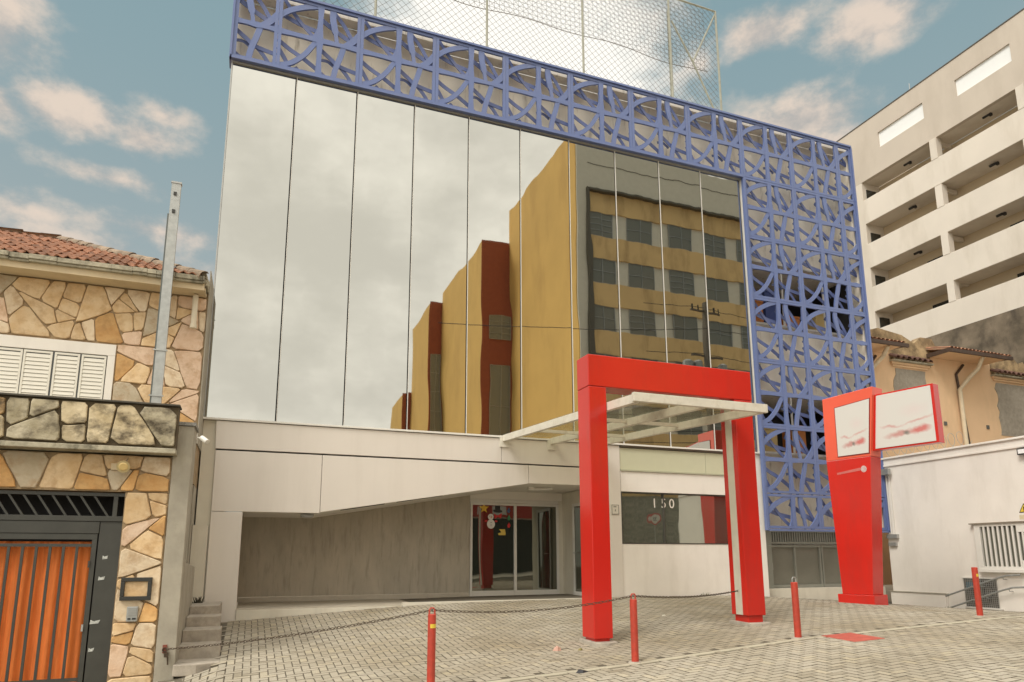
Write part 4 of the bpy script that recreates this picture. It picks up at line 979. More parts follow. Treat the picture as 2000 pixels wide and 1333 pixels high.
for x, z, s_ in ((-2.06, .93, .05), (-2.08, .62, .06), (-2.09, .33, .0), (-2.11, -.02, .09), (-2.12, -.42, .05)):
    if s_:
        mb = MB(); mb.prism([(x-s_*.7, -3.901, z-.03), (x+s_*.6, -3.901, z-.02), (x+s_*.8, -3.901, z+.03), (x-.01, -3.901, z+.012), (x-s_*.6, -3.901, z+.03)], [(x-s_*.7, -3.904, z-.03), (x+s_*.6, -3.904, z-.02), (x+s_*.8, -3.904, z+.03), (x-.01, -3.904, z+.012), (x-s_*.6, -3.904, z+.03)]); obj('sticker_scrap', mb, STK, GT)
boxo('dark_interior', (-6, -1.87, -3.0, -2.95, -1.2, 1.92), DARKGAP, H)
mb = MB(); xs = fr(-6.2, -2.26, 260)
cur = lambda x: -3.74+.035*math.sin(x*21+1.2*math.sin(x*3.3))+.02*math.sin(x*47)
for x in xs: mb.v += [(x, cur(x), -1.2), (x, cur(x)*.0+(cur(x)+3.74)*.6-3.74, 1.17)]
for i in range(260): mb.f.append((2*i, 2*i+2, 2*i+3, 2*i+1)); mb.mi.append(0)
tag(obj('curtain', mb, CURT, smooth=True), 'orange pleated curtain hanging behind the gate bars', 'curtain')
LM = thing('wall_lamp', 'old cream spotlight on a bracket above the gate', 'lamp', (-1.89, -4.04, 2.32))
boxo('backplate', (-2.08, -1.98, -4.05, -4.01, 2.26, 2.36), CREAM2, LM)
mb = MB(); mb.tube([(-2.0, -4.05, 2.33), (-1.93, -4.10, 2.35), (-1.89, -4.12, 2.35)], .015, 6); mb.tube([(-1.86, -4.03, 2.46), (-1.87, -4.1, 2.38)], .007, 5); obj('arm', mb, OLDC, LM)
mb = MB(); mb.tube([(-1.89, -4.05, 2.34), (-1.89, -4.12, 2.32), (-1.89, -4.20, 2.295)], [.04, .06, .095], 14); obj('lamp_shade', mb, mat('lamp_cream', (.55, .44, .22), .4, var=.2), LM)
mb = MB(); mb.tube([(-1.89, -4.198, 2.296), (-1.89, -4.208, 2.293)], [.07, .05], 14); obj('bulb', mb, mat('lamp_amber', (.65, .48, .2), .2), LM)
MBX = thing('letterbox_frame', 'black iron letter slot frame on the stone gate pier', 'letterbox', (-1.57, -4.05, .46))
mb = MB(); mb.box(-1.79, -1.37, -4.065, -4.012, .57, .63); mb.box(-1.79, -1.37, -4.065, -4.012, .29, .35); mb.box(-1.79, -1.735, -4.065, -4.012, .351, .569); mb.box(-1.425, -1.37, -4.065, -4.012, .351, .569); obj('frame', mb, mat('black_iron', (.03, .03, .025), .5), MBX, bevel=.006)
boxo('plate', (-1.734, -1.426, -4.03, -4.012, .351, .569), STONES[0], MBX)
IC = thing('intercom', 'small grey intercom panel below the letter slot', 'intercom', (-1.6, -4.04, .1))
boxo('body', (-1.675, -1.525, -4.06, -4.012, -.02, .20), GALV, IC, bevel=.008)
for k in range(5): boxo('grille_slat', (-1.655, -1.545, -4.068, -4.0605, .075+k*.024, .088+k*.024), ALU, IC)
boxo('button', (-1.655, -1.615, -4.068, -4.0605, .01, .035), BLK, IC); boxo('button', (-1.595, -1.545, -4.068, -4.0605, .01, .035), BLK, IC)
SPT = thing('steel_post', 'tall galvanised channel post rising above the tiled roof', 'post', (-1.9, -1.75, 3.3))
mb = MB(); mb.box(-1.925, -1.755, -1.77, -1.755, 2.61, 8.36); mb.box(-1.925, -1.91, -1.754, -1.67, 2.61, 7.8); mb.box(-1.77, -1.755, -1.754, -1.69, 2.61, 8.36); obj('channel', mb, GALV, SPT)
mb = MB(); mb.box(-1.955, -1.928, -1.75, -1.66, 2.61, 7.7); obj('rear_channel', mb, mat('dark_steel', (.12, .13, .12), .5, metal=.4), SPT)
boxo('cap', (-1.935, -1.745, -1.78, -1.66, 8.365, 8.40), ALU, SPT)
for zz in (3.95, 4.85): boxo('clamp', (-1.975, -1.725, -1.785, -1.772, zz, zz+.025), GALV, SPT)
for zz in (8.10, 7.72): boxo('bolt', (-1.875, -1.82, -1.79, -1.771, zz, zz+.07), mat('black_iron', (.03, .03, .025)), SPT)
BW = thing('boundary_wall', 'grey rendered boundary pier and stepped wall beside the concrete steps', 'wall', (-1.1, -3.3, -.8))
boxo('pier', (-1.245, -.965, -4.0, -3.4, -1.3, 3.02), CONCL, BW, bevel=.01)
boxo('pier_coping', (-1.25, -.94, -4.02, -3.36, 3.025, 3.08), mat('granite_coping', (.34, .33, .30), .7, var=.5, scale=40), BW)
mb = MB(); mb.prism([(-1.24, -3.395, -1.3), (-1.24, -1.0, -1.3), (-1.24, -1.0, .75), (-1.24, -3.395, .86)], [(-.99, -3.395, -1.3), (-.99, -1.0, -1.3), (-.99, -1.0, .75), (-.99, -3.395, .86)]); obj('low_wall', mb, CONCL, BW, bevel=.01)
boxo('rear_pier', (-1.24, -1.03, -2.9, -2.4, .87, 1.70), mat('darker_render', (.26, .24, .19), .9, var=.2), BW)
HK = thing('chain_hook', 'rusty red hook plate with hanging padlock on the grey pier', 'hook', (-1.12, -4.02, -.44))
boxo('plate', (-1.15, -1.09, -4.025, -4.002, -.50, -.38), mat('rusty_red', (.28, .08, .05), .7, var=.4, scale=20), HK)
mb = MB(); mb.box(-1.12, -1.06, -4.06, -4.026, -.56, -.49); mb.tube([(-1.07, -4.04, -.56), (-1.065, -4.04, -.62), (-1.06, -4.04, -.67)], .012, 6); obj('padlock', mb, CHAIN, HK)
mb = MB(); mb.tube([(-1.12+.03*math.cos(k*.785), -4.035-.0*k, -.45+.03*math.sin(k*.785)) for k in range(8)], .008, 5, closed=True); obj('ring', mb, CHAIN, HK)
# concrete steps
STP = thing('concrete_steps', 'worn concrete steps climbing between boundary wall and white facade', 'steps', (-.7, -2.8, -.8))
sy_ = [-1.6, -2.2, -2.8, -3.4, -4.05]; sz_ = [.04, -.11, -.285, -.48, -.68]; sr_ = [-.47, -.43, -.385, -.36, -.335]
for k in range(5):
    yf = sy_[k]; yb = -.35 if k == 0 else sy_[k-1]; mb = MB()
    pts = [(-.985, yf-.01), ((-.985+sr_[k])/2, yf-(.04 if k == 4 else 0)), (sr_[k], yf+(.10 if k == 4 else 0)), (sr_[k], yb+.03), (-.985, yb+.03)]
    zb = sz_[k]-(.17 if k == 4 else .35)
    mb.prism([(x, y, zb) for x, y in pts], [(x, y, sz_[k]) for x, y in pts]); obj('step', mb, STEP, STP, bevel=.012)
mb = MB(); mb.box(-.985, -.42, -3.85, -3.0, -1.4, -.86); obj('footing', mb, CONCL, STP)
PLM = thing('potted_weed', 'small clump of dark dry weeds at the top of the steps', 'plant', (-.92, -.6, .06))
mb = MB(); rr = random.Random(3)
for k in range(40):
    a = rr.uniform(0, 6.28); l = rr.uniform(.05, .13); x, y = -.93+rr.uniform(-.08, .1), -.65+rr.uniform(-.06, .06); w_ = .012
    p1 = Vector((x, y, .04)); p2 = p1+Vector((math.cos(a)*l*.6, math.sin(a)*l*.6, l)); s_ = Vector((-math.sin(a), math.cos(a), 0))*w_
    mb.poly([p1-s_, p1+s_, p2+s_*.4, p2-s_*.4])
obj('leaf', mb, mat('dry_weed', (.06, .055, .035), .9), PLM, kind='stuff')

for lab, wx, wy in (('tiny weed tuft at the foot of the white window wall', 11.6, -.03), ('tiny weed tuft beside the pylon base in the paving', 15.2, -1.9), ('tiny weed tuft at the annex plinth corner', 18.35, -1.9)):
    mb = MB(); wz = ground(wx, wy)
    for k in range(26):
        a = rr.uniform(0, 6.28); l = rr.uniform(.03, .09); x, y = wx+rr.uniform(-.14, .14), wy-rr.uniform(.0, .04); p1 = Vector((x, y, wz)); p2 = p1+Vector((math.cos(a)*l*.7, math.sin(a)*l*.7-.02, l)); s_ = Vector((-math.sin(a), math.cos(a), 0))*.007
        mb.poly([p1-s_, p1+s_, p2+s_*.4, p2-s_*.4])
    w_ = tag(obj('weed', mb, mat('weed_green', (.09, .10, .035), .9)), lab, 'weed'); w_['kind'] = 'thing'
# ------------------------------------------------------------------ the pale apartment block behind
A = thing('apartment_block', 'tall cream apartment block with rows of recessed balconies', 'building', (38, 5, 0))
AX = 34.0
ys = [(8.05, 12.40), (3.40, 7.62), (-1.12, 3.02), (-5.7, -1.5)]       # balcony bays along the front
zo = [(22.48, 23.70), (19.63, 20.90), (16.87, 18.10), (14.22, 15.55)]  # openings: parapet top, soffit
YE = 14.2
mb = MB()   # parapet wall on top with two slots
slots = [(8.19, 11.18), (3.38, 6.28), (-1.5, 1.4)]; cur_y = YE
mb.box(AX, AX+.25, -6, YE, 26.22, 27.42); mb.box(AX, AX+.25, -6, YE, 23.70, 25.22)
edges = [YE]
for a, b_ in slots: edges += [b_, a]
edges.append(-6)
for i in range(0, len(edges), 2): mb.box(AX+.0, AX+.25, edges[i+1], edges[i], 25.221, 26.219)
obj('top_wall', mb, mat('apartment_top_render', (.58, .51, .43), .85, var=.06, scale=.4, grime=((.40, .34, .27), .4, .6, (1, 1, .25))), A)
PALE = mat('pale_sky_and_lens', (.86, .87, .86), .3)  # flat pale tone for the sky panels and the floodlight lens
for a, b_ in slots: boxo('bright_sky_panel', (AX+.10, AX+.13, a, b_, 25.222, 26.218), PALE, A)  # added pale panels imitate bright sky showing through the open slots
mb = MB(); mb.box(AX-.03, AX+.3, -6, YE+.02, 27.425, 27.48); obj('roof_flashing', mb, mat('dark_flashing', (.10, .09, .08), .6), A)
for y in (8.9, 1.9):
    mb = MB(); mb.tube([(AX+.1, y, 27.4), (AX+.1, y, 27.95)], .02, 5); obj('roof_rod', mb, ALU, A)
boxo('end_wall', (AX, AX+12, YE, YE+.3, 0, 27.42), APTW, A)
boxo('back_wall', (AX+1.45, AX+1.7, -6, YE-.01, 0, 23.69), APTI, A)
for zb, zt_ in zo:
    boxo('balcony_parapet', (AX-.03, AX+.15, -6, 12.62, zb-1.55, zb), APTW, A, bevel=.02)
    boxo('balcony_slab', (AX+.151, AX+1.449, -6, YE-.01, zb-1.50, zb-1.25), APTW, A)
boxo('balcony_slab', (AX+.26, AX+1.449, -6, YE-.01, 23.705, 23.9), APTW, A)
boxo('corner_pillar', (AX, AX+1.44, 12.63, YE-.01, 12.6, 23.69), APTW, A)
for i, (a, b_) in enumerate(ys):
    for zb, zt_ in zo:
        if i < 3: boxo('column', (AX-.045, AX+.35, a-.40, a, zb+.002, zt_+.0), APTW, A)
for i, (a, b_) in enumerate(ys):
    for j, (zb, zt_) in enumerate(zo):
        if i < 3: mb = MB(); mb.tube([(AX+.75, (a+b_)/2-.25, zt_-.02), (AX+.75, (a+b_)/2+.05, zt_-.02)], .07, 8); mb.box(AX+.68, AX+.82, (a+b_)/2-.4, (a+b_)/2-.28, zt_-.14, zt_); obj('ceiling_lamp', mb, mat('black_lamp', (.02, .02, .02), .5), A)
        boxo('balcony_door', (AX+1.42, AX+1.449, a+.8, a+2.0, zb-1.2, zb+.75), WINDK, A)
        if i == 0: boxo('end_window', (AX+.3, AX+1.1, 12.60, 12.629, zb+.05, zb+.80), WINDK, A)
        boxo('ceiling_beam', (AX+.16, AX+1.44, b_-.15, b_, zt_-.0, zt_+.28) if False else (AX+.36, AX+1.44, a-.2, a-.05, zt_-.25, zt_-.003), APTW, A)
boxo('stained_wall', (AX-.25, AX+1.0, -6, 12.9, 0, 12.66), APTS, A)
mb = MB(); mb.box(AX-.3, AX+.2, 3.5, 9.8, 12.2, 12.66); 

# ------------------------------------------------------------------ the peach row houses
PH = thing('peach_row_house', 'peach rendered old house with bricked up windows and small tiled eaves', 'house', (24, 2, 0))
HY = 1.5
boxo('wall', (18.62, 30, HY, HY+.3, 0, 8.35), PEACH, PH)
mb = MB(); rnd = random.Random(9)       # ragged old plaster parapet above
top = [(18.6, 8.75), (20.3, 8.95), (20.9, 9.12), (22.0, 8.98), (22.6, 8.72), (23.0, 9.0), (23.5, 9.0), (23.7, 8.75), (25.2, 8.75), (26.2, 8.8), (27.4, 8.7), (28.0, 8.4), (30, 8.3)]
prof = [(18.6, 8.35)]+[(30, 8.35)]+[(x+rnd.uniform(-.05, .05), z) for x, z in top[::-1]]
mb.prism([(x, HY+.35, z) for x, z in prof], [(x, HY+.02, z) for x, z in prof]); obj('old_plaster', mb, OLDP, PH)
for xa, xb in ((21.25, 23.3), (26.55, 28.8)):
    n = 14; pts = [(xa+(xb-xa)*i/n, 7.98+.10*math.sin(i*1.7)+(8.3-7.98)*abs(math.sin(i*.22))) for i in range(n+1)]
    mb = MB(); mb.prism([(xa, HY-.001, 7.9), (xb, HY-.001, 7.9)][0:0]+[(x, HY-.001, z) for x, z in ([(xa, 7.85), (xb, 7.85)]+[(x, z+.35) for x, z in pts[::-1]])], [(x, HY-.02, z) for x, z in ([(xa, 7.85), (xb, 7.85)]+[(x, z+.35) for x, z in pts[::-1]])]); obj('old_plaster', mb, OLDP, PH)
def blind_window(xa, xb, z0, z1, hx0, hx1, hz):
    n = 9; rnd = random.Random(int(xa*10)); L_ = [(xa+rnd.uniform(-.10, .10), z0+(z1-z0)*i/n) for i in range(n+1)]; R__ = [(xb+rnd.uniform(-.08, .08), z0+(z1-z0)*i/n) for i in range(n+1)]
    pr_ = [L_[0], R__[0]]+R__[1:]+L_[:0:-1]; mb = MB(); mb.prism([(x, HY+.02, z) for x, z in pr_], [(x, HY-.015, z) for x, z in pr_]); w_ = obj('blocked_window', mb, PATCH, PH)
    rows = int((z1-z0)/.2)
    mb = MB(); mb.box(hx0+.05, hx1-.12, HY-.10, HY, hz-.19, hz-.10); mb.box(hx0+.12, hx1-.2, HY-.06, HY, hz-.27, hz-.195); obj('hood_moulding', mb, PEACH, PH, bevel=.01)
    hd_ = boxo('tile_hood', (hx0+.03, hx1-.05, HY-.20, HY, hz-.095, hz-.04), OLDC, PH); k = int((hx1-hx0)/.27); src = None
    for i in range(k):
        x = hx0+.14+i*.27
        if src is None:
            mb = MB(); m_ = 7
            for t_ in (0, 1):
                for yy, dz in ((HY-.30, 0), (HY+.0, .16)):
                    for q_ in range(m_): th = math.pi*q_/(m_-1); rr_ = .115-(.02 if t_ else 0); mb.v.append((x+rr_*math.cos(th), yy, hz-.03+dz+rr_*math.sin(th)*.95))
            for q_ in range(m_-1): mb.f += [(q_, q_+1, m_+q_+1, m_+q_), (2*m_+q_, 3*m_+q_, 3*m_+q_+1, 2*m_+q_+1), (q_, 2*m_+q_, 2*m_+q_+1, q_+1)]; mb.mi += [0]*3
            src = obj('tile', mb, mat('dark_clay_tile', (.13, .06, .04), .8, var=.4, scale=8, rand=.3), hd_); xs_ = x
        else: inst('tile', src, hd_, (x-xs_, random.gauss(0, .012), random.gauss(0, .01)))
blind_window(21.4, 22.92, 5.6, 7.66, 21.2, 23.28, 7.98)
blind_window(26.76, 28.7, 5.5, 7.58, 26.5, 28.9, 7.92)
def eave_roof(x0, x1, zc, label):
    yf = .62; e = thing('x', '', ''); bpy.data.objects.remove(e)
    mb = MB(); rnd = random.Random(int(x0*7)); sl = .42
    mb.prism([(x0, yf, zc), (x1, yf, zc), (x1-.35, HY+1.0, zc+.48), (x0, HY+1.0, zc+.48)], [(x0, yf, zc+.06), (x1, yf, zc+.06), (x1-.35, HY+1.0, zc+.54), (x0, HY+1.0, zc+.54)]); rf = obj('eave_roof', mb, mat('faded_clay_roof', (.42, .22, .13), .9, col2=(.30, .20, .13), scale=4, grime=((.42, .36, .27), .7, 3, (1, 1, 1)), bump=.3), PH)
    mb = MB(); mb.box(x0-.02, x1+.05, yf-.08, yf-.002, zc-.10, zc+.03); mb.box(x0-.06, x0-.005, yf-.08, HY+.6, zc-.10, zc+.05)
    mb.prism([(x1-.15, yf-.001, zc-.05), (x1+.05, yf-.001, zc-.05), (x1-.1, yf+.4, zc-.05), (x1-.15, yf+.4, zc-.05)], [(x1-.15, yf-.001, zc-.0), (x1+.05, yf-.001, zc-.0), (x1-.1, yf+.4, zc-.0), (x1-.15, yf+.4, zc-.0)]); obj('eave_gutter', mb, BROWN, rf)
    boxo('eave_soffit', (x0, x1-.16, yf, HY, zc-.06, zc-.03), PEACH, rf)
    n = int((x1-x0)/.19); src = None
    for r_ in range(4):
        for i in range(n-(r_)):
            x = x0+.10+i*.19; y = yf-.05+r_*.36; z = zc+.075+(y-yf)*.255
            if src is None:
                mb = MB(); m_ = 6
                for yy, dz in ((0, 0), (.40, .10)):
                    for q_ in range(m_): th = math.pi*q_/(m_-1); mb.v.append((.085*math.cos(th), yy, dz+.05*math.sin(th)))
                for q_ in range(m_-1): mb.f.append((q_, q_+1, m_+q_+1, m_+q_)); mb.mi.append(0)
                src = obj('tile', mb, mat('pink_clay_tile', (.50, .24, .14), .9, var=.35, scale=5, rand=.3, grime=((.40, .34, .25), .6, 4, (1, 1, 1))), None); src.parent = rf; src.location = Vector((x, y, z))-root_loc(rf)
            else: inst('tile', src, rf, Vector((x+random.gauss(0, .01), y, z))-root_loc(rf), (random.gauss(0, .02), random.gauss(0, .03), 0))
eave_roof(18.7, 21.05, 8.22, ''); eave_roof(23.18, 26.42, 8.30, '')
mb = MB(); mb.tube([(25.1, .75, 8.25), (25.12, 1.0, 7.85), (24.95, 1.25, 7.55), (24.55, 1.38, 7.1), (24.55, 1.38, 4.6)], .075, 10); obj('downpipe', mb, PIPEC, PH)
mb = MB(); mb.tube([(24.95, 1.42, 8.1), (24.55, 1.45, 7.7), (24.62, 1.44, 6.8), (24.80, 1.44, 4.8)], .05, 6); obj('downpipe', mb, BROWN, PH)
mb = MB(); mb.tube([(20.35, .75, 8.15), (20.36, 1.0, 7.85), (20.1, 1.3, 7.45), (19.5, 1.42, 6.9), (19.3, 1.42, 4.6)], .075, 10); obj('downpipe', mb, PIPEC, PH)
mb = MB(); mb.tube([(20.5, 1.42, 8.0), (19.9, 1.45, 7.3), (19.55, 1.45, 6.7), (19.5, 1.44, 4.6)], .05, 6); obj('downpipe', mb, BROWN, PH)
for x, z in ((25.98, 5.77), (23.72, 5.76)):
    boxo('meter_plate', (x-.07, x+.07, HY-.03, HY-.001, z-.07, z+.07), mat('plate_grey', (.10, .10, .09)), PH)

# ------------------------------------------------------------------ white annex wall on the right
X = 18.55
AN = thing('white_annex', 'low white rendered annex with barred window at the right edge', 'building', (20, -5, -.5))
boxo('wall', (X, X+5, -11, -.02, -1.2, 3.70), WHITE, AN)
mb = MB(); mb.box(X-.04, X+5, -11, -.01, 3.70, 3.76); mb.box(X-.02, X+5, -11, -.01, 3.76, 3.93); mb.box(X-.07, X+5, -11, -.01, 3.93, 3.985); obj('cornice', mb, WHITE, AN, bevel=.008)
boxo('plinth', (X-.12, X-.001, -1.80, -.02, -1.2, -.13), WHITE, AN, bevel=.01)
boxo('plinth_coping', (X-.14, X-.001, -1.84, -.02, -.125, -.10), CONCL, AN)
ya, yb, za, zb = -5.4, -2.83, .57, 1.78
gw = boxo('window_recess', (X-.012, X-.002, ya, yb, za, zb), mat('grey_glass', (.16, .155, .12), .3, var=.2), AN)
mb = MB(); mb.box(X-.09, X-.013, ya, yb, zb-.07, zb); mb.box(X-.09, X-.013, ya, yb, za, za+.09); mb.box(X-.09, X-.013, yb-.16, yb, za+.091, zb-.071); obj('window_frame', mb, FRAMEW, gw, bevel=.004)
boxo('window_head', (X-.13, X-.001, ya, yb+.10, zb+.002, zb+.035), mat('brown_head', (.25, .21, .16), .7), gw)
boxo('window_sill', (X-.14, X-.001, ya, yb-.05, za-.06, za-.002), FRAMEW, gw)
s0 = None; y = yb-.24; k = 0
while y > ya+.05:
    if s0 is None: mb = MB(); mb.box(X-.085, X-.045, y-.045, y, za+.091, zb-.071); s0 = obj('bar', mb, FRAMEW, gw); y0_ = y
    else: inst('bar', s0, gw, (0, y-y0_, 0))
    y -= .125; k += 1
mb = MB(); mb.box(X-.088, X-.043, -4.42, -3.95, zb-.24, zb-.072); mb.box(X-.088, X-.043, -4.42, -4.0, za+.091, za+.25); obj('lock_plate', mb, FRAMEW, gw)
# basement vent with condenser behind the grid
VG = thing('vent_grid', 'white framed square grid vent low in the white annex wall', 'vent', (X, -2.8, -.1))
ya, yb, za, zb = -3.22, -2.33, -.42, .33
boxo('recess', (X-.010, X-.002, ya, yb, za, zb), mat('vent_grey', (.22, .21, .18), .8, var=.5, scale=6), VG)
boxo('blue_unit', (X-.016, X-.0101, -2.70, -2.37, .05, .24), mat('blue_unit_paint', (.08, .25, .36), .5, var=.3, scale=12), VG)
mb = MB(); mb.tube([(X-.012, -2.98+.13*math.cos(k*.524), .0+.15*math.sin(k*.524)) for k in range(12)], .012, 5, closed=True); mb.tube([(X-.012, -2.8, .3), (X-.012, -2.9, .15), (X-.012, -2.85, -.1), (X-.012, -3.0, -.25)], .012, 5); obj('pipework', mb, BLK, VG)
mb = MB()
n1, n2 = 17, 15
for k in range(n1+1): y = ya+(yb-ya)*k/n1; mb.box(X-.034, X-.022, y-.005, y+.005, za, zb)
for k in range(n2+1): z = za+(zb-za)*k/n2; mb.box(X-.0345, X-.0215, ya, yb, z-.005, z+.005)
obj('grid', mb, ALU, VG)
mb = MB(); mb.box(X-.04, X-.001, ya-.04, yb+.04, zb+.006, zb+.035); mb.box(X-.06, X-.001, ya-.1, yb+.02, za-.045, za-.006); obj('frame', mb, FRAMEW, VG)
for k, (dz, lab) in enumerate(((0, 'upper grey handrail sloping along the white annex wall'), (-.30, 'lower grey handrail sloping along the white annex wall'))):
    hr = thing('handrail', lab, 'handrail', (X-.15, -2.8, .1+dz), 'handrails on the annex wall')
    dy = -.12*k
    mb = MB(); mb.tube([(X-.16, -1.85+dy, -.17+dz), (X-.16, -3.35+dy, .36+dz), (X-.16, -3.6+dy, .43+dz), (X-.16, -3.95+dy, .455+dz)], .024, 8); obj('rail', mb, GALV, hr)
    for y in (-2.9, -3.5):
        zz = -.17+(-1.85-y)*.353+dz; mb = MB(); mb.tube([(X-.16, y+dy, zz-.01), (X-.15, y+dy, zz-.08), (X-.01, y+dy, zz-.085)], .010, 6); obj('bracket', mb, GALV, hr)
CD = thing('conduit_pipes', 'white conduit pipes with junction box behind the red totem', 'pipe', (X-.05, -.2, 2.5))
for dy in (-.12, -.20, -.30): mb = MB(); mb.tube([(X-.04, dy, 1.62), (X-.04, dy, 3.5)], .018, 6); obj('pipe', mb, FRAMEW, CD)
boxo('junction_box', (X-.10, X-.001, -.42, -.05, 1.48, 1.60), ALU, CD); boxo('junction_box', (X-.08, X-.001, -.34, -.08, 1.25, 1.36), ALU, CD)
mb = MB(); mb.box(X-.2, X-.08, -.42, -.15, 3.44, 3.62); mb.tube([(X-.1, -.28, 3.42), (X-.02, -.28, 3.3)], .02, 6); obj('floodlight', mb, GALV, CD)
TR = thing('warning_sign', 'small yellow warning triangle on the white annex wall at the picture edge', 'sign', (X-.01, -4.12, 2.1))
def tri(name, s_, x, m, cz=2.12, cy_=-4.16):
    mb = MB(); p = [(cy_, cz+s_), (cy_-.9*s_, cz-.6*s_), (cy_+.9*s_, cz-.6*s_)]; mb.prism([(x+.002, y, z) for y, z in p], [(x, y, z) for y, z in p]); return obj(name, mb, m, TR)
tri('border', .15, X-.004, BLK); tri('face', .115, X-.0062, YEL); mb = MB(); mb.box(X-.010, X-.0085, -4.175, -4.145, 2.09, 2.18); mb.box(X-.010, X-.0085, -4.175, -4.145, 2.06, 2.08); obj('mark', mb, BLK, TR)
boxo('caption', (X-.004, X-.002, -4.30, -4.02, 1.86, 1.97), mat('caption_cream', (.62, .54, .36), .6), TR)
FL = thing('wall_floodlight', 'square dark framed floodlight at the cornice of the white annex', 'lamp', (X-.1, -4.4, 3.6))
boxo('frame', (X-.14, X-.05, -4.55, -4.26, 3.50, 3.66), BLK, FL); boxo('lens', (X-.150, X-.1401, -4.52, -4.29, 3.525, 3.635), PALE, FL); boxo('arm', (X-.0499, X-.001, -4.42, -4.38, 3.56, 3.60), BLK, FL)
mb = MB(); pts = []
for k in range(150): a = k*.42; pts.append((X+.25+.22*math.cos(a), -.1-k*.0175, 4.22+.22*math.sin(a)))
mb.tube(pts, .006, 4); tag(obj('coiled_wire', mb, GALV), 'thin coiled security wire along the top of the white annex', 'wire')

# ------------------------------------------------------------------ across the street (seen in the mirror glass)
YB = thing('yellow_building', 'yellow and grey building across the street, mirrored in the glass facade', 'building', (26, -26, 0))
WING = mat('grey_window_glass', (.24, .24, .20), .15, spec=.6)
def win(x0, x1, y, z0, z1, parent, bars=2, rows=3):
    f = boxo('window', (x0, x1, y-.0, y+.03, z0, z1), WING, parent); mb = MB()
    for k in range(bars+1): xx = x0+(x1-x0)*k/bars; mb.box(xx-.025, xx+.025, y+.031, y+.06, z0, z1)
    for k in range(rows+1): zz = z0+(z1-z0)*k/rows; mb.box(x0, x1, y+.032, y+.055, zz-.02, zz+.02)
    obj('window_bars', mb, ALU, f)
boxo('front_block', (18.23, 36, -32, -20.15, -2, 27.3), GREYW, YB)
boxo('side_slab', (18.18, 18.225, -32, -20.10, -2, 28.6), YELW, YB)
mb = MB(); mb.box(18.23, 18.95, -20.15, -20.0, -2, 27.3); mb.box(18.95, 36, -20.15, -20.0, 24.35, 27.3); obj('front_frame', mb, GREYW, YB)
mb = MB(); mb.box(18.95, 36, -20.0, -19.98, 26.1, 26.14); mb.box(18.85, 19.1, -20.14, -19.8, 5, 24.35); mb.box(19.1, 36, -20.14, -19.75, 24.2, 24.34); obj('dark_trim', mb, mat('dark_trim', (.14, .125, .095), .7), YB)
for r_ in range(7):
    z1 = 22.8-r_*3.15; z0 = z1-1.6
    boxo('spandrel', (19.1, 36, -20.14, -20.04, z1+.02, min(24.19, z1+1.53)), ORANGEB, YB)
    for k in range(6):
        x0 = 19.15+k*2.87 if k else 19.12
        a = 18.99+k*2.87; win(max(19.12, a), a+1.85, -20.13, z0, z1, YB, 2, 2 if (r_+k) % 3 else 4)
boxo('step_block', (15.80, 34, -43.8, -32.01, -2, 25.6), YELW, YB); boxo('red_front', (15.80, 18.17, -32.0, -31.96, -2, 25.7), REDW, YB)
for zz in (19.5, 8.5): win(16.5, 18.0, -31.95, zz-(1.9 if zz > 15 else 6), zz+(.0 if zz > 15 else 7.0), YB, 2, 4)
boxo('step_block', (14.55, 34, -51.8, -43.81, -2, 24.4), YELW, YB); boxo('red_front', (14.55, 15.79, -43.80, -43.76, -2, 24.6), REDW, YB)
win(14.8, 15.7, -43.75, 5, 19.5, YB, 2, 8)
boxo('step_block', (13.68, 30, -58, -51.81, -2, 17.4), YELW, YB); boxo('red_front', (13.68, 14.54, -51.80, -51.76, -2, 17.6), REDW, YB)
SHP = thing('corner_shop', 'low shop with dark roller shutters across the street', 'shop', (12, -22, -.5))
boxo('wall', (3, 18.0, -27, -20.2, -2, 4.75), GREYW, SHP)
for a, b_ in ((3.6, 7.6), (8.0, 12.0), (12.4, 17.4)):
    shd = boxo('roller_shutter', (a, b_, -20.2, -20.15, -1.0, 3.35), mat('dark_shutter', (.03, .033, .03), .5), SHP); mb = MB()
    for k in range(36): mb.box(a, b_, -20.149, -20.13, -.95+k*.12, -.89+k*.12)
    obj('shutter_slat', mb, MATS['dark_shutter'], shd, kind='stuff')
boxo('fascia', (3, 17.9, -20.2, -20.05, 3.45, 4.3), mat('shop_red', (.50, .05, .04), .5), SHP); boxo('fascia_board', (8.4, 11.8, -20.05, -20.03, 3.6, 4.15), FRAMEW, SHP); boxo('fascia_board', (13.2, 15.2, -20.05, -20.03, 3.6, 4.15), FRAMEW, SHP)
mb = MB()
for k in range(18): mb.box(18.3+k*.5, 18.78+k*.5, -19.98, -19.93, -1+.0, 4.4)
STW = thing('street_wall', 'grey stone clad ground floor with white columns across the street', 'wall', (24, -20, -.5))
boxo('base', (18.25, 36, -20.0, -19.95, -2, 4.6), mat('ground_floor_grey', (.34, .32, .26), .8, var=.45, scale=6), STW)
for xx in (19.5, 25.6, 27.5): boxo('column', (xx, xx+.7, -19.9, -19.4, -1, 4.7), FRAMEW, STW)
for xx in (27.2, 31.9): win(xx, xx+3.4, -19.92, 1.2, 4.2, STW, 6, 5)
SPL = thing('speed_sign', 'round white 30 speed limit sign with red ring across the street', 'sign', (20.3, -15.9, 0))
mb = MB(); mb.tube([(20.3, -15.9, -.2), (20.3, -15.9, 3.3)], .03, 8); obj('pole', mb, GALV, SPL)
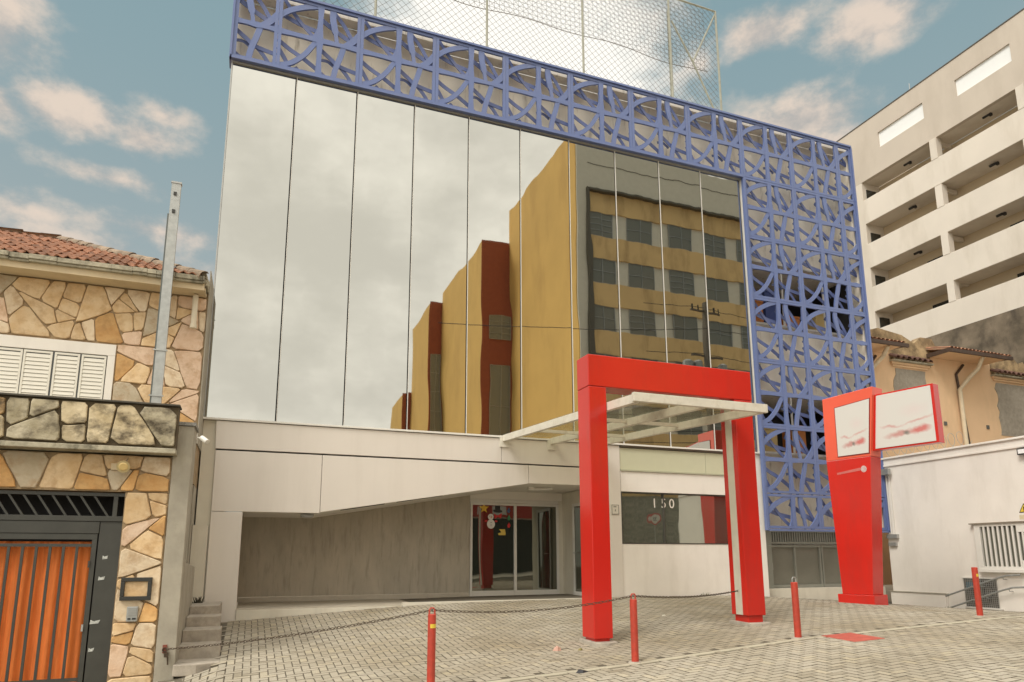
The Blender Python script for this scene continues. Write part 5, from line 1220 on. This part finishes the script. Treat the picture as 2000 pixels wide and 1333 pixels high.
def rdisc(name, r_, y, m, n=28): mb = MB(); p = [(20.3+r_*math.cos(6.2832*k/n), 3.0+r_*math.sin(6.2832*k/n)) for k in range(n)]; mb.prism([(x, y-.004, z) for x, z in p], [(x, y, z) for x, z in p]); return obj(name, mb, m, SPL)
rdisc('ring', .32, -15.85, REDV); rdisc('face', .25, -15.845, SNOW); text('number', '30', .30, (20.3, -15.838, 3.0), (R(90), 0, R(180)), BLK, SPL)
UP = thing('utility_pole', 'concrete utility pole with transformers across the street', 'pole', (24.0, -15.6, 0))
mb = MB(); mb.tube([(24, -15.6, 0), (24, -15.6, 15.6)], [.3, .2], 12); obj('shaft', mb, mat('dark_pole_concrete', (.16, .14, .11), .9), UP)
for zz in (15.0, 12.3):
    boxo('crossarm', (22.9, 25.1, -15.66, -15.56, zz, zz+.1), mat('arm_wood', (.16, .13, .10), .8), UP)
for xx in (22.6, 23.2, 25.0):
    mb = MB(); mb.tube([(xx, -15.6, 10.9), (xx, -15.6, 11.0), (xx, -15.6, 11.9), (xx, -15.6, 12.0)], [.25, .3, .3, .2], 12); obj('transformer', mb, GALV, UP)
for xx in (23.0, 23.5, 24.6, 25.0): mb = MB(); mb.tube([(xx, -15.6, 15.1), (xx, -15.6, 15.4)], .05, 6); obj('insulator', mb, BLK, UP)
for lab, zz, dy, xa in (('topmost overhead wire on the far pole crossarm', 15.3, 0, 20), ('overhead wire running past the yellow side wall across the street', 13.9, .3, 8), ('overhead wire on the lower crossarm of the far pole', 12.5, 0, 20),
                        ('upper telephone wire below the transformers', 9.2, 0, 16), ('middle telephone wire below the transformers', 8.8, .1, 16), ('thick telephone cable below the transformers', 7.9, .15, 16), ('lowest telephone cable on the far pole', 7.3, 0, 16)):
    mb = MB(); pts = []
    for k in range(41):
        x = xa+k*1.0; t = ((x-24) % 30)/30; pts.append((x, -15.6+dy, zz-.5*4*t*(1-t)+(x-24)*.07*(zz == 13.9)))
    mb.tube(pts, .018, 4); tag(obj('overhead_wire', mb, BLK), lab, 'wire', 'overhead wires across the street')
